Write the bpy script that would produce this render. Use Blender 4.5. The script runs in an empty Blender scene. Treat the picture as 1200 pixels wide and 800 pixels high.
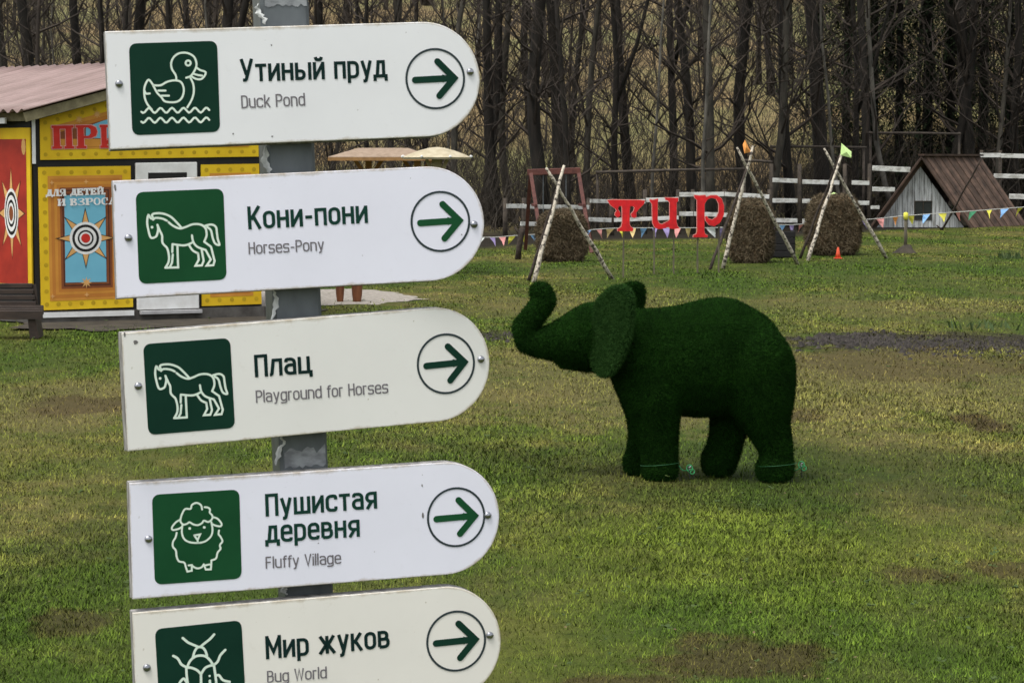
import bpy, bmesh, math, random
import numpy as np
from mathutils import Vector, Matrix, noise

random.seed(7)
RNG = np.random.default_rng(11)
SC = bpy.context.scene
COL = SC.collection
R = math.radians

# ---------------------------------------------------------------- camera
F = 2800.0                       # focal length in pixels of the 1200 wide photograph
HORIZON = 190.0
CAM = Vector((0, 0, 1.7))
PITCH = math.atan((400 - HORIZON) / F)
cam_data = bpy.data.cameras.new('camera')
cam_data.sensor_width = 36.0
cam_data.lens = F / 1200 * 36
cam_data.clip_start = 0.1
cam_data.clip_end = 1500
cam_data.dof.use_dof = True
cam_data.dof.focus_distance = 7.5
cam_data.dof.aperture_fstop = 42
cam = bpy.data.objects.new('camera', cam_data)
COL.objects.link(cam)
cam.location = CAM
cam.rotation_euler = (R(90) - PITCH, 0, 0)
SC.camera = cam

# ---------------------------------------------------------------- sky and light (overcast)
SUN_ELEV, SUN_ROT = R(66), R(222)
world = bpy.data.worlds.new('World')
SC.world = world
world.use_nodes = True
wn = world.node_tree
sky = wn.nodes.new('ShaderNodeTexSky')
sky.sky_type = 'NISHITA'
sky.sun_disc = False
sky.sun_elevation = SUN_ELEV
sky.sun_rotation = SUN_ROT
sky.air_density = 1.0
sky.dust_density = 4.0
hsv = wn.nodes.new('ShaderNodeHueSaturation')      # cloud cover takes most of the blue out
hsv.inputs['Saturation'].default_value = 0.22
wn.links.new(sky.outputs[0], hsv.inputs['Color'])
wn.links.new(hsv.outputs[0], wn.nodes['Background'].inputs[0])
wn.nodes['Background'].inputs[1].default_value = 0.145
sun_data = bpy.data.lights.new('sun', 'SUN')
sun_data.energy = 1.1
sun_data.angle = R(15)
sun_data.color = (1.0, 0.96, 0.9)
sun = bpy.data.objects.new('sun', sun_data)
COL.objects.link(sun)
sd = Vector((math.sin(SUN_ROT) * math.cos(SUN_ELEV), math.cos(SUN_ROT) * math.cos(SUN_ELEV), math.sin(SUN_ELEV)))
sun.rotation_euler = sd.to_track_quat('Z', 'Y').to_euler()
sun.location = (0, 0, 30)
SC.view_settings.view_transform = 'Standard'
SC.view_settings.look = 'None'
SC.view_settings.exposure = 0.78
SC.view_settings.gamma = 1.0
SC.view_settings.use_curve_mapping = False

# ---------------------------------------------------------------- picture to place
RX = Vector((1, 0, 0))
FW = Vector((0, math.cos(PITCH), -math.sin(PITCH)))
UP = Vector((0, math.sin(PITCH), math.cos(PITCH)))
def ray(x, y):
    return (RX * ((x - 600) / F) + UP * ((400 - y) / F) + FW)
def gp(x, y, z=0.0):
    d = ray(x, y); t = (z - CAM.z) / d.z
    return CAM + d * t
def at(x, y, Y):
    d = ray(x, y); return CAM + d * (Y / d.y)
def onplane(x, y, P, n):
    d = ray(x, y); return CAM + d * ((P - CAM).dot(n) / d.dot(n))

# ---------------------------------------------------------------- materials
def new_mat(name):
    m = bpy.data.materials.new(name); m.use_nodes = True
    nt = m.node_tree
    return m, nt, nt.nodes['Principled BSDF']
def setc(sock, c):
    sock.default_value = (c[0], c[1], c[2], 1)
def ramp(nt, fac, stops):
    r = nt.nodes.new('ShaderNodeValToRGB')
    while len(r.color_ramp.elements) > 1: r.color_ramp.elements.remove(r.color_ramp.elements[0])
    for i, (p, c) in enumerate(stops):
        e = r.color_ramp.elements[0] if i == 0 else r.color_ramp.elements.new(p)
        e.position = p; e.color = (c[0], c[1], c[2], 1)
    nt.links.new(fac, r.inputs[0]); return r.outputs[0]
def coords(nt, kind='Object', scale=(1, 1, 1)):
    t = nt.nodes.new('ShaderNodeTexCoord'); mp = nt.nodes.new('ShaderNodeMapping')
    mp.inputs['Scale'].default_value = scale
    nt.links.new(t.outputs[kind], mp.inputs[0]); return mp.outputs[0]
def nz(nt, vec, scale, detail=4, rough=0.6):
    n = nt.nodes.new('ShaderNodeTexNoise'); n.inputs['Scale'].default_value = scale
    n.inputs['Detail'].default_value = detail; n.inputs['Roughness'].default_value = rough
    nt.links.new(vec, n.inputs['Vector']); return n.outputs['Fac']
def mix(nt, fac, a, b, mode='MIX'):
    m = nt.nodes.new('ShaderNodeMix'); m.data_type = 'RGBA'; m.blend_type = mode
    if isinstance(fac, (int, float)): m.inputs['Factor'].default_value = fac
    else: nt.links.new(fac, m.inputs['Factor'])
    for s, v in ((m.inputs['A'], a), (m.inputs['B'], b)):
        if hasattr(v, 'node'): nt.links.new(v, s)
        else: setc(s, v)
    return m.outputs['Result']
def bump(nt, bsdf, h, strength=0.3, dist=0.01):
    b = nt.nodes.new('ShaderNodeBump'); b.inputs['Strength'].default_value = strength
    b.inputs['Distance'].default_value = dist
    nt.links.new(h, b.inputs['Height']); nt.links.new(b.outputs[0], bsdf.inputs['Normal'])
def simple(name, c, rough=0.6, c2=None, scale=8, vec=(1, 1, 1), metal=0.0, bmp=0.0, bd=0.01, spread=(0.35, 0.65), spec=0.3, detail=5):
    m, nt, b = new_mat(name)
    if name.startswith('print_'): spec, rough = .10, .55
    b.inputs['Roughness'].default_value = rough
    b.inputs['Metallic'].default_value = metal
    b.inputs['Specular IOR Level'].default_value = spec
    if c2 is None: c2 = tuple(v * 0.8 for v in c)
    v = coords(nt, 'Object', vec); n = nz(nt, v, scale, detail)
    nt.links.new(ramp(nt, n, [(spread[0], c2), (spread[1], c)]), b.inputs['Base Color'])
    if bmp: bump(nt, b, n, bmp, bd)
    return m

def board_mat(name, c, dirt):
    m, nt, b = new_mat(name)
    b.inputs['Roughness'].default_value = 0.38; b.inputs['Specular IOR Level'].default_value = 0.35
    v = coords(nt)
    n1 = nz(nt, v, 5, 6); n2 = nz(nt, v, 90, 3); n3 = nz(nt, v, 28, 8, 0.7)
    base = mix(nt, ramp(nt, n1, [(0.3, (0, 0, 0)), (0.75, (1, 1, 1))]), c, tuple(k * 0.93 for k in c))
    base = mix(nt, ramp(nt, n2, [(0.71, (0, 0, 0)), (0.76, (1, 1, 1))]), base, dirt)
    base = mix(nt, ramp(nt, n3, [(0.60, (0, 0, 0)), (0.95, (0.5, 0.5, 0.5))]), base, dirt)
    # grime that has settled along the rim
    g = nt.nodes.new('ShaderNodeAttribute'); g.attribute_name = 'rim'
    gm = nt.nodes.new('ShaderNodeMath'); gm.operation = 'MULTIPLY'
    nt.links.new(g.outputs['Fac'], gm.inputs[0]); nt.links.new(nz(nt, v, 14, 6, 0.75), gm.inputs[1])
    base = mix(nt, ramp(nt, gm.outputs[0], [(0.36, (0, 0, 0)), (0.62, (0.8, 0.8, 0.8))]), base, (0.36, 0.29, 0.18))
    nt.links.new(base, b.inputs['Base Color'])
    bump(nt, b, n1, 0.12, 0.002)
    return m

M = {}
M['board_cool'] = board_mat('sign_face_cool', (0.80, 0.815, 0.83), (0.5, 0.5, 0.5))
M['board_lilac'] = board_mat('sign_face_lilac', (0.80, 0.81, 0.91), (0.5, 0.5, 0.55))
M['board_warm'] = board_mat('sign_face_warm', (0.80, 0.80, 0.765), (0.45, 0.42, 0.34))
M['board_cream'] = board_mat('sign_face_cream', (0.79, 0.775, 0.72), (0.42, 0.38, 0.3))
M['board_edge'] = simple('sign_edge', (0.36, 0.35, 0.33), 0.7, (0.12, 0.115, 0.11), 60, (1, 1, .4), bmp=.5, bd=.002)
M['dark_green'] = simple('print_dark_green', (0.006, 0.036, 0.022), 0.35, (0.004, 0.027, 0.017), 6)
M['mid_green'] = simple('print_mid_green', (0.010, 0.072, 0.026), 0.35, (0.007, 0.055, 0.02), 6)
M['line_white'] = simple('print_line_white', (0.72, 0.82, 0.72), 0.4, (0.62, 0.75, 0.64), 12)
M['text_dark'] = simple('print_text_dark', (0.006, 0.024, 0.022), 0.4)
M['text_green'] = simple('print_text_green', (0.008, 0.045, 0.032), 0.4)
M['text_grey'] = simple('print_text_grey', (0.17, 0.16, 0.175), 0.4)
M['ring'] = simple('print_ring', (0.035, 0.05, 0.055), 0.4)
M['zinc'] = simple('bolt_zinc', (0.42, 0.43, 0.46), 0.25, (0.22, 0.23, 0.25), 60, metal=0.95)
M['galv'] = simple('post_galvanised', (0.165, 0.185, 0.195), 0.5, (0.085, 0.095, 0.10), 9, (1, 1, .35), metal=0.45, bmp=.15, bd=.002)
M['film'] = simple('peeling_film', (0.66, 0.68, 0.66), 0.6, (0.4, 0.42, 0.42), 40)
M['turf_body'] = simple('turf_backing', (0.006, 0.018, 0.004), 0.95, (0.003, 0.009, 0.002), 60, bmp=.6, bd=.01, spec=0.05)

def pile_mat(name, dark, light, lift=0.0):
    m, nt, b = new_mat(name)
    b.inputs['Roughness'].default_value = 0.85; b.inputs['Specular IOR Level'].default_value = 0.04
    a = nt.nodes.new('ShaderNodeAttribute'); a.attribute_name = 'rnd'
    v = coords(nt); n = nz(nt, v, 7, 5)
    c = ramp(nt, a.outputs['Fac'], [(0.0, dark), (1.0, light)])
    c = mix(nt, ramp(nt, n, [(0.35, (0, 0, 0)), (0.7, (0.6, 0.6, 0.6))]), c, dark)
    nt.links.new(c, b.inputs['Base Color'])
    return m
M['pile'] = pile_mat('artificial_turf_pile', (0.003, 0.012, 0.002), (0.017, 0.062, 0.007))
M['pile_ear'] = pile_mat('artificial_turf_ear', (0.010, 0.034, 0.007), (0.040, 0.095, 0.022))
M['birch'] = simple('birch_bark', (0.50, 0.45, 0.36), 0.8, (0.05, 0.04, 0.035), 22, (1, 1, 1), spread=(0.40, 0.52), bmp=.3, bd=.004)
M['darkpole'] = simple('dark_pole_bark', (0.06, 0.045, 0.035), 0.9, (0.02, 0.016, 0.013), 20, bmp=.3, bd=.004)
M['hay'] = simple('old_hay', (0.15, 0.105, 0.060), 0.95, (0.035, 0.023, 0.014), 9, (1, 1, 2), spread=(.35, .7), bmp=.8, bd=.03, spec=.05)
M['straw'] = pile_mat('hay_stems', (0.035, 0.026, 0.017), (0.20, 0.16, 0.10))
M['red'] = simple('letter_red_paint', (0.62, 0.012, 0.015), 0.45, (0.42, 0.008, 0.012), 10)
M['red_edge'] = simple('letter_rim_pink', (0.75, 0.30, 0.26), 0.55)
M['stake'] = simple('stake_wood', (0.15, 0.135, 0.09), 0.85, (0.08, 0.07, 0.05), 14, (1, 1, .2))
M['maroon'] = simple('maroon_wood', (0.12, 0.042, 0.032), 0.7, (0.06, 0.022, 0.018), 12)
M['white_rail'] = simple('white_rail_paint', (0.66, 0.66, 0.62), 0.7, (0.34, 0.33, 0.29), 9, (.4, 1, 1), spread=(.35, .55))
M['fence_post'] = simple('fence_post_wood', (0.075, 0.06, 0.045), 0.9, (0.03, 0.025, 0.02), 10)
M['frame_wood'] = simple('frame_grey_wood', (0.085, 0.070, 0.055), 0.9, (0.04, 0.033, 0.027), 10)
M['whitewash'] = simple('whitewashed_plank', (0.52, 0.54, 0.54), 0.85, (0.20, 0.20, 0.185), 5, (3, 1, .35), spread=(.33, .6), bmp=.2, bd=.004)
M['roof_wood'] = simple('roof_plank_brown', (0.095, 0.060, 0.042), 0.85, (0.03, 0.02, 0.015), 5, (1, .4, 1), spread=(.3, .7), bmp=.3, bd=.01)
M['roof_wood_pale'] = simple('roof_plank_weathered', (0.15, 0.095, 0.068), 0.85, (0.05, 0.032, 0.024), 5, (1, .4, 1), spread=(.3, .7), bmp=.3, bd=.01)
M['glass_dark'] = simple('dark_window_glass', (0.03, 0.035, 0.035), 0.12, spec=.5)
M['black'] = simple('black_board', (0.012, 0.011, 0.011), 0.6, (0.007, 0.007, 0.007))
M['yellow'] = simple('print_yellow', (0.72, 0.50, 0.025), 0.5, (0.62, 0.39, 0.02), 3)
M['dot'] = simple('print_ochre_dot', (0.50, 0.33, 0.02), 0.5)
M['orange'] = simple('print_orange', (0.50, 0.20, 0.04), 0.5, (0.44, 0.17, 0.035), 4)
M['orange2'] = simple('print_orange_light', (0.60, 0.27, 0.05), 0.5, (0.5, 0.22, 0.04), 4)
M['brown1'] = simple('print_brown', (0.23, 0.075, 0.03), 0.5)
M['brown2'] = simple('print_dark_brown', (0.095, 0.035, 0.022), 0.5)
M['skyblue'] = simple('print_sky_blue', (0.17, 0.45, 0.58), 0.5, (0.15, 0.41, 0.54), 3)
M['sand'] = simple('print_star_sand', (0.68, 0.38, 0.14), 0.5)
M['pwhite'] = simple('print_white', (0.78, 0.78, 0.76), 0.5)
M['pred'] = simple('print_red', (0.58, 0.04, 0.03), 0.5)
M['door_red'] = simple('red_panel', (0.36, 0.028, 0.014), 0.5, (0.25, 0.018, 0.01), 4)
M['white_trim'] = simple('white_trim', (0.72, 0.73, 0.72), 0.5, (0.6, 0.6, 0.58), 8)
M['roof_pink'] = simple('faded_pink_sheet_metal', (0.29, 0.205, 0.19), 0.5, (0.17, 0.115, 0.10), 2.2, (.5, 2, 1), spread=(.3, .7), spec=.4)
M['olive_wood'] = simple('weathered_batten', (0.24, 0.21, 0.12), 0.85, (0.14, 0.12, 0.07), 10)
M['bench'] = simple('bench_dark_wood', (0.045, 0.030, 0.022), 0.6, (0.022, 0.016, 0.013), 14, (.3, 1, 1))
M['shelter_wood'] = simple('shelter_varnished_pine', (0.34, 0.19, 0.07), 0.7, (0.22, 0.12, 0.045), 8)
M['shelter_cream'] = simple('shelter_cream_paint', (0.46, 0.41, 0.29), 0.7, (0.34, 0.29, 0.19), 8)
M['shelter_shingle'] = simple('shelter_pinkish_roof', (0.31, 0.235, 0.17), 0.8, (0.22, 0.16, 0.11), 12)
M['log_stool'] = simple('log_stool_wood', (0.20, 0.075, 0.03), 0.6, (0.09, 0.035, 0.018), 10, (1, 1, .3))
M['cone'] = simple('orange_cone_plastic', (0.75, 0.10, 0.04), 0.5)
M['rope_dark'] = simple('dark_green_cord', (0.015, 0.09, 0.028), 0.6)
M['rope_green'] = simple('green_cord', (0.10, 0.55, 0.20), 0.6, (0.07, 0.4, 0.15), 50)
M['string'] = simple('bunting_string', (0.5, 0.5, 0.46), 0.8)
M['leafmold'] = simple('brush_bark', (0.055, 0.045, 0.034), 0.95, (0.028, 0.024, 0.019), 3)
M['bark_dark'] = simple('bark_dark', (0.022, 0.018, 0.014), 0.95, (0.010, 0.009, 0.007), 7, (1, 1, .3), bmp=.5, bd=.03)
M['bark_grey'] = simple('bark_grey', (0.060, 0.054, 0.042), 0.95, (0.025, 0.023, 0.018), 6, (1, 1, .4), bmp=.5, bd=.03)
M['bark_pale'] = simple('bark_pale', (0.13, 0.12, 0.10), 0.9, (0.05, 0.048, 0.04), 6, (1, 1, .4))
M['twig'] = simple('twig_bark', (0.045, 0.035, 0.027), 0.95, (0.032, 0.026, 0.021), 4)
M['needle'] = pile_mat('spruce_needles', (0.008, 0.013, 0.007), (0.026, 0.036, 0.017))
for nm, c in dict(f_red=(0.70, 0.13, 0.13), f_pink=(0.72, 0.32, 0.30), f_orange=(0.80, 0.33, 0.08), f_yellow=(0.78, 0.74, 0.10), f_green=(0.12, 0.48, 0.26),
                  f_blue=(0.22, 0.42, 0.72), f_purple=(0.30, 0.24, 0.46), f_white=(0.72, 0.75, 0.72), f_lime=(0.62, 0.86, 0.34), f_sand=(0.72, 0.55, 0.25)).items():
    M[nm] = simple('cloth_' + nm[2:], c, 0.75, tuple(k * .82 for k in c), 6)

# lawn: the same world-space colour for the ground sheet and the blades
def lawn_nodes(nt, blade):
    g = nt.nodes.new('ShaderNodeNewGeometry'); P = g.outputs['Position']
    def mp(s, o=(0, 0, 0)):
        m = nt.nodes.new('ShaderNodeMapping'); m.inputs['Scale'].default_value = s; m.inputs['Location'].default_value = o
        nt.links.new(P, m.inputs[0]); return m.outputs[0]
    big = nz(nt, mp((.55, .22, 0)), 1.0, 5, .6)
    mid = nz(nt, mp((1.4, .9, 0), (5, 3, 0)), 1.3, 6, .7)
    fine = nz(nt, mp((1, .6, 0)), 22, 4, .7)
    straw = nz(nt, mp((.8, .4, 0), (9, 1, 0)), 1.1, 7, .7)
    k = 1.12
    green = (0.066 * k, 0.100 * k, 0.018 * k); lush = (0.050 * k, 0.090 * k, 0.014 * k); olive = (0.150 * k, 0.142 * k, 0.043 * k); dry = (0.24 * k, 0.195 * k, 0.080 * k)
    c = ramp(nt, big, [(0.30, lush), (0.44, green), (0.56, olive), (0.72, dry)])
    c = mix(nt, ramp(nt, mid, [(0.40, (0, 0, 0)), (0.66, (.8, .8, .8))]), c, green)
    c = mix(nt, ramp(nt, straw, [(0.52, (0, 0, 0)), (0.75, (.7, .7, .7))]), c, (0.19, 0.155, 0.062))
    # distance band of straw coloured, trodden grass round the elephant
    sep = nt.nodes.new('ShaderNodeSeparateXYZ'); nt.links.new(P, sep.inputs[0])
    def patch(cx, cy, rx, ry, col, cc, soft=.9, amt=1.0, ns=1.6):
        vx = nt.nodes.new('ShaderNodeMath'); vx.operation = 'SUBTRACT'; nt.links.new(sep.outputs[0], vx.inputs[0]); vx.inputs[1].default_value = cx
        vy = nt.nodes.new('ShaderNodeMath'); vy.operation = 'SUBTRACT'; nt.links.new(sep.outputs[1], vy.inputs[0]); vy.inputs[1].default_value = cy
        a = nt.nodes.new('ShaderNodeMath'); a.operation = 'DIVIDE'; nt.links.new(vx.outputs[0], a.inputs[0]); a.inputs[1].default_value = rx
        b_ = nt.nodes.new('ShaderNodeMath'); b_.operation = 'DIVIDE'; nt.links.new(vy.outputs[0], b_.inputs[0]); b_.inputs[1].default_value = ry
        h = nt.nodes.new('ShaderNodeMath'); h.operation = 'MULTIPLY'; nt.links.new(a.outputs[0], h.inputs[0]); nt.links.new(a.outputs[0], h.inputs[1])
        h2 = nt.nodes.new('ShaderNodeMath'); h2.operation = 'MULTIPLY_ADD'; nt.links.new(b_.outputs[0], h2.inputs[0]); nt.links.new(b_.outputs[0], h2.inputs[1]); nt.links.new(h.outputs[0], h2.inputs[2])
        n = nz(nt, mp((1, .7, 0), (cx, cy, 0)), ns, 6, .72)
        n2 = nt.nodes.new('ShaderNodeMath'); n2.operation = 'MULTIPLY_ADD'; nt.links.new(n, n2.inputs[0]); n2.inputs[1].default_value = -6.5; nt.links.new(h2.outputs[0], n2.inputs[2])
        mpv = nt.nodes.new('ShaderNodeMath'); mpv.operation = 'ADD'; nt.links.new(n2.outputs[0], mpv.inputs[0]); mpv.inputs[1].default_value = 2.55
        f = ramp(nt, mpv.outputs[0], [(0.0, (amt, amt, amt)), (soft, (0, 0, 0))])
        return mix(nt, f, cc, col)
    p = {}
    for (x0, y0, x1, y1, col, amt, ns) in LAWN_PATCHES:
        A = gp((x0 + x1) / 2, y1); B = gp((x0 + x1) / 2, y0)
        cy = (A.y + B.y) / 2; ry = abs(B.y - A.y) / 2 * 1.1
        rx = (x1 - x0) / 2 / F * cy * 1.1; cx = ((x0 + x1) / 2 - 600) / F * cy
        c = patch(cx, cy, rx, ry, col, c, amt=amt, ns=ns)
    c = mix(nt, ramp(nt, fine, [(0.3, (.42, .42, .42)), (0.5, (0, 0, 0))]), c, (0.035, 0.040, 0.014))
    c = mix(nt, ramp(nt, fine, [(0.60, (0, 0, 0)), (0.78, (.5, .5, .5))]), c, (0.22, 0.22, 0.09))
    return c, P, fine
# x0,y0,x1,y1 in the photograph, colour, amount, noise scale
STRAW = (0.19, 0.163, 0.068); BROWN = (0.085, 0.056, 0.030); CHAR = (0.044, 0.037, 0.029); LUSH = (0.060, 0.105, 0.016); DKG = (0.040, 0.066, 0.014); LIME = (0.13, 0.16, 0.028)
LAWN_PATCHES = [
    (560, 405, 1200, 495, STRAW, .7, 1.6), (0, 445, 150, 500, STRAW, .65, 1.8), (560, 345, 1200, 370, STRAW, .40, .9),
    (570, 520, 1200, 590, DKG, .60, .8), (0, 600, 170, 740, DKG, .6, 1.5), (620, 610, 1100, 700, LIME, .6, 1.5), (580, 700, 760, 800, LIME, .6, 2.0), (700, 690, 1250, 860, LUSH, .45, 1.5), (-60, 660, 160, 860, LUSH, .6, 1.8),
    (0, 380, 140, 440, LUSH, .6, 1.0), (700, 300, 1250, 340, LUSH, .6, .6),
    (945, 389, 1400, 409, CHAR, .9, 3.0), (560, 389, 605, 395, CHAR, .6, 3),
    (40, 462, 140, 482, BROWN, .6, 2.5), (1130, 488, 1180, 506, BROWN, .8, 3), (1030, 665, 1120, 682, BROWN, .65, 4), (1150, 655, 1230, 675, BROWN, .6, 4),
    (780, 745, 960, 780, BROWN, .7, 3), (900, 410, 1200, 440, BROWN, .45, 1.5), (40, 715, 130, 745, BROWN, .6, 4), (660, 785, 800, 830, BROWN, .7, 4), (900, 478, 960, 492, BROWN, .6, 3),
]
EDGE = [(gp(x, y).x, gp(x, y).y) for x, y in ((-600, 292), (200, 292), (565, 291), (700, 280), (850, 279), (950, 276), (1060, 268), (1200, 264), (1700, 262))]
EDGE = [(a * 1.0, b) for a, b in EDGE]
EX = np.array([e[0] for e in EDGE]); EY = np.array([e[1] for e in EDGE])
def edge_y(x): return float(np.interp(x, EX, EY))

def lawn_mat(name, blade):
    m, nt, b = new_mat(name)
    b.inputs['Roughness'].default_value = 0.9; b.inputs['Specular IOR Level'].default_value = 0.08
    c, P, fine = lawn_nodes(nt, blade)
    if blade:
        a = nt.nodes.new('ShaderNodeAttribute'); a.attribute_name = 'rnd'
        t = ramp(nt, a.outputs['Fac'], [(0.0, (.22, .28, .2)), (0.45, (1.0, 1.06, .80)), (0.85, (1.6, 1.65, 1.15)), (1.0, (2.6, 2.5, 1.9))])
        c = mix(nt, 1.0, c, t, 'MULTIPLY')
    else:
        # forest floor beyond the lawn's edge (attribute painted by place)
        a = nt.nodes.new('ShaderNodeAttribute'); a.attribute_name = 'woods'
        g = nt.nodes.new('ShaderNodeMapping'); nt.links.new(P, g.inputs[0]); g.inputs['Scale'].default_value = (1, 1, 1)
        n = nz(nt, g.outputs[0], 1.6, 9, .75); n2 = nz(nt, g.outputs[0], .16, 4, .5)
        n = nz(nt, g.outputs[0], 2.4, 10, .8)
        floor = ramp(nt, n, [(0.30, (0.04, 0.028, 0.016)), (0.50, (0.17, 0.125, 0.062)), (0.66, (0.36, 0.265, 0.14))])
        floor = mix(nt, ramp(nt, n2, [(0.42, (0, 0, 0)), (0.62, (.7, .7, .7))]), floor, (0.17, 0.18, 0.075))
        shaded_soil = ramp(nt, n, [(0.3, (0.008, 0.007, 0.005)), (0.7, (0.030, 0.025, 0.017))])  # dark leaf soil with the understorey's shade put into its colour
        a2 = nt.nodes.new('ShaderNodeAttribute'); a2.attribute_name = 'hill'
        floor = mix(nt, a2.outputs['Fac'], shaded_soil, floor)
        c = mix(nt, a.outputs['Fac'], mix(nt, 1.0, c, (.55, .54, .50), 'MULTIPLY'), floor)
    nt.links.new(c, b.inputs['Base Color'])
    if not blade: bump(nt, b, fine, .7, .03)
    return m
M['lawn'] = lawn_mat('lawn_ground', False)
M['blade'] = lawn_mat('lawn_blades', True)

# ---------------------------------------------------------------- object helpers
def link(o, parent=None):
    COL.objects.link(o)
    if parent is not None: o.parent = parent
    return o
def tag(o, label=None, cat=None, group=None, kind=None):
    if label: o['label'] = label
    if cat: o['category'] = cat
    if group: o['group'] = group
    if kind: o['kind'] = kind
    return o
def empty(name, loc, label, cat, group=None, rot=None):
    o = bpy.data.objects.new(name, None); o.empty_display_size = .1
    link(o); o.location = loc
    if rot is not None: o.rotation_euler = rot
    return tag(o, label, cat, group)
def fast_mesh(name, V, Fa, mats, attrs=None, smooth=False, mi=None):
    V = np.asarray(V, dtype=np.float32).reshape(-1, 3); Fa = np.asarray(Fa, dtype=np.int32)
    k = Fa.shape[1]; me = bpy.data.meshes.new(name)
    me.vertices.add(len(V)); me.vertices.foreach_set('co', V.ravel())
    me.loops.add(Fa.size); me.loops.foreach_set('vertex_index', Fa.ravel())
    me.polygons.add(len(Fa)); me.polygons.foreach_set('loop_start', np.arange(0, Fa.size, k, dtype=np.int32))
    for m in (mats if isinstance(mats, (list, tuple)) else [mats]): me.materials.append(m)
    if mi is not None: me.polygons.foreach_set('material_index', np.asarray(mi, dtype=np.int32))
    me.update(calc_edges=True)
    me.polygons.foreach_set('use_smooth', np.full(len(Fa), smooth, dtype=bool))
    for n, a in (attrs or {}).items():
        at_ = me.attributes.new(n, 'FLOAT', 'POINT'); at_.data.foreach_set('value', np.asarray(a, dtype=np.float32))
    return me
def mesh_obj(name, V, Fa, mats, parent=None, smooth=False, mi=None, bevel=0.0, attrs=None):
    me = bpy.data.meshes.new(name); me.from_pydata([tuple(v) for v in V], [], [tuple(f) for f in Fa])
    for m in (mats if isinstance(mats, (list, tuple)) else [mats]): me.materials.append(m)
    if mi is not None:
        for p, i in zip(me.polygons, mi): p.material_index = i
    for p in me.polygons: p.use_smooth = smooth
    if bevel:
        bm = bmesh.new(); bm.from_mesh(me)
        es = [e for e in bm.edges if len(e.link_faces) == 2 and e.calc_face_angle(0) > .6]
        bmesh.ops.bevel(bm, geom=es, offset=bevel, segments=1, affect='EDGES'); bm.to_mesh(me); bm.free()
    for n, a in (attrs or {}).items():
        at_ = me.attributes.new(n, 'FLOAT', 'POINT'); at_.data.foreach_set('value', a)
    me.update()
    return link(bpy.data.objects.new(name, me), parent)
class MB:
    """collects shapes of ONE part"""
    def __init__(s): s.V = []; s.F = []; s.mi = []
    def add(s, V, Fa, mi=0):
        n = len(s.V); s.V += [tuple(v) for v in V]; s.F += [tuple(i + n for i in f) for f in Fa]; s.mi += [mi] * len(Fa); return s
    def box(s, a, b, mi=0):
        x0, y0, z0 = a; x1, y1, z1 = b
        return s.add([(x0, y0, z0), (x1, y0, z0), (x1, y1, z0), (x0, y1, z0), (x0, y0, z1), (x1, y0, z1), (x1, y1, z1), (x0, y1, z1)],
                     [(0, 3, 2, 1), (4, 5, 6, 7), (0, 1, 5, 4), (1, 2, 6, 5), (2, 3, 7, 6), (3, 0, 4, 7)], mi)
    def bar(s, p, q, w, h, up=(0, 0, 1), mi=0):
        p = Vector(p); q = Vector(q); d = (q - p).normalized(); u = Vector(up)
        r = d.cross(u)
        if r.length < 1e-3: r = d.cross(Vector((0, 1, 0)))
        r.normalize(); u = r.cross(d)
        c = []
        for e in (p, q):
            for a, b in ((-1, -1), (1, -1), (1, 1), (-1, 1)): c.append(e + r * (a * w / 2) + u * (b * h / 2))
        return s.add(c, [(0, 1, 2, 3)[::-1], (4, 5, 6, 7), (0, 1, 5, 4), (1, 2, 6, 5), (2, 3, 7, 6), (3, 0, 4, 7)], mi)
    def tube(s, pts, rad, n=8, mi=0, cap=True):
        V, Fa = tube(pts, rad, n, cap); return s.add(V, Fa, mi)
    def prism(s, poly, y0, y1, mi=0, mi_side=None):
        """poly in x,z ; extruded along y (y0 is the front)"""
        n = len(poly); V = [(x, y0, z) for x, z in poly] + [(x, y1, z) for x, z in poly]
        s.add(V, [tuple(range(n)), tuple(range(2 * n - 1, n - 1, -1))], mi)
        k = len(s.V) - 2 * n
        for i in range(n):
            j = (i + 1) % n; s.F.append((k + i, k + n + i, k + n + j, k + j)); s.mi.append(mi if mi_side is None else mi_side)
        return s
    def sheet(s, poly, y, mi=0):
        return s.add([(x, y, z) for x, z in poly], [tuple(range(len(poly)))], mi)
    def build(s, name, mats, parent=None, smooth=False, bevel=0.0):
        return mesh_obj(name, s.V, s.F, mats, parent, smooth, s.mi, bevel)
def tube(pts, rad, n=8, cap=True):
    pts = [Vector(p) for p in pts]; V = []; Fa = []
    d0 = (pts[1] - pts[0]).normalized(); ref = Vector((0, 0, 1)) if abs(d0.z) < .9 else Vector((1, 0, 0))
    for i, p in enumerate(pts):
        d = (pts[min(i + 1, len(pts) - 1)] - pts[max(i - 1, 0)]).normalized()
        a = d.cross(ref)
        if a.length < 1e-4: a = d.cross(Vector((0, 1, 0)))
        a.normalize(); b = a.cross(d); r = rad[i] if hasattr(rad, '__len__') else rad
        for k in range(n):
            t = 2 * math.pi * k / n; V.append(p + a * (r * math.cos(t)) + b * (r * math.sin(t)))
    for i in range(len(pts) - 1):
        for k in range(n):
            k2 = (k + 1) % n; Fa.append((i * n + k, i * n + k2, (i + 1) * n + k2, (i + 1) * n + k))
    if cap: Fa += [tuple(range(n))[::-1], tuple((len(pts) - 1) * n + k for k in range(n))]
    return V, Fa
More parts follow.
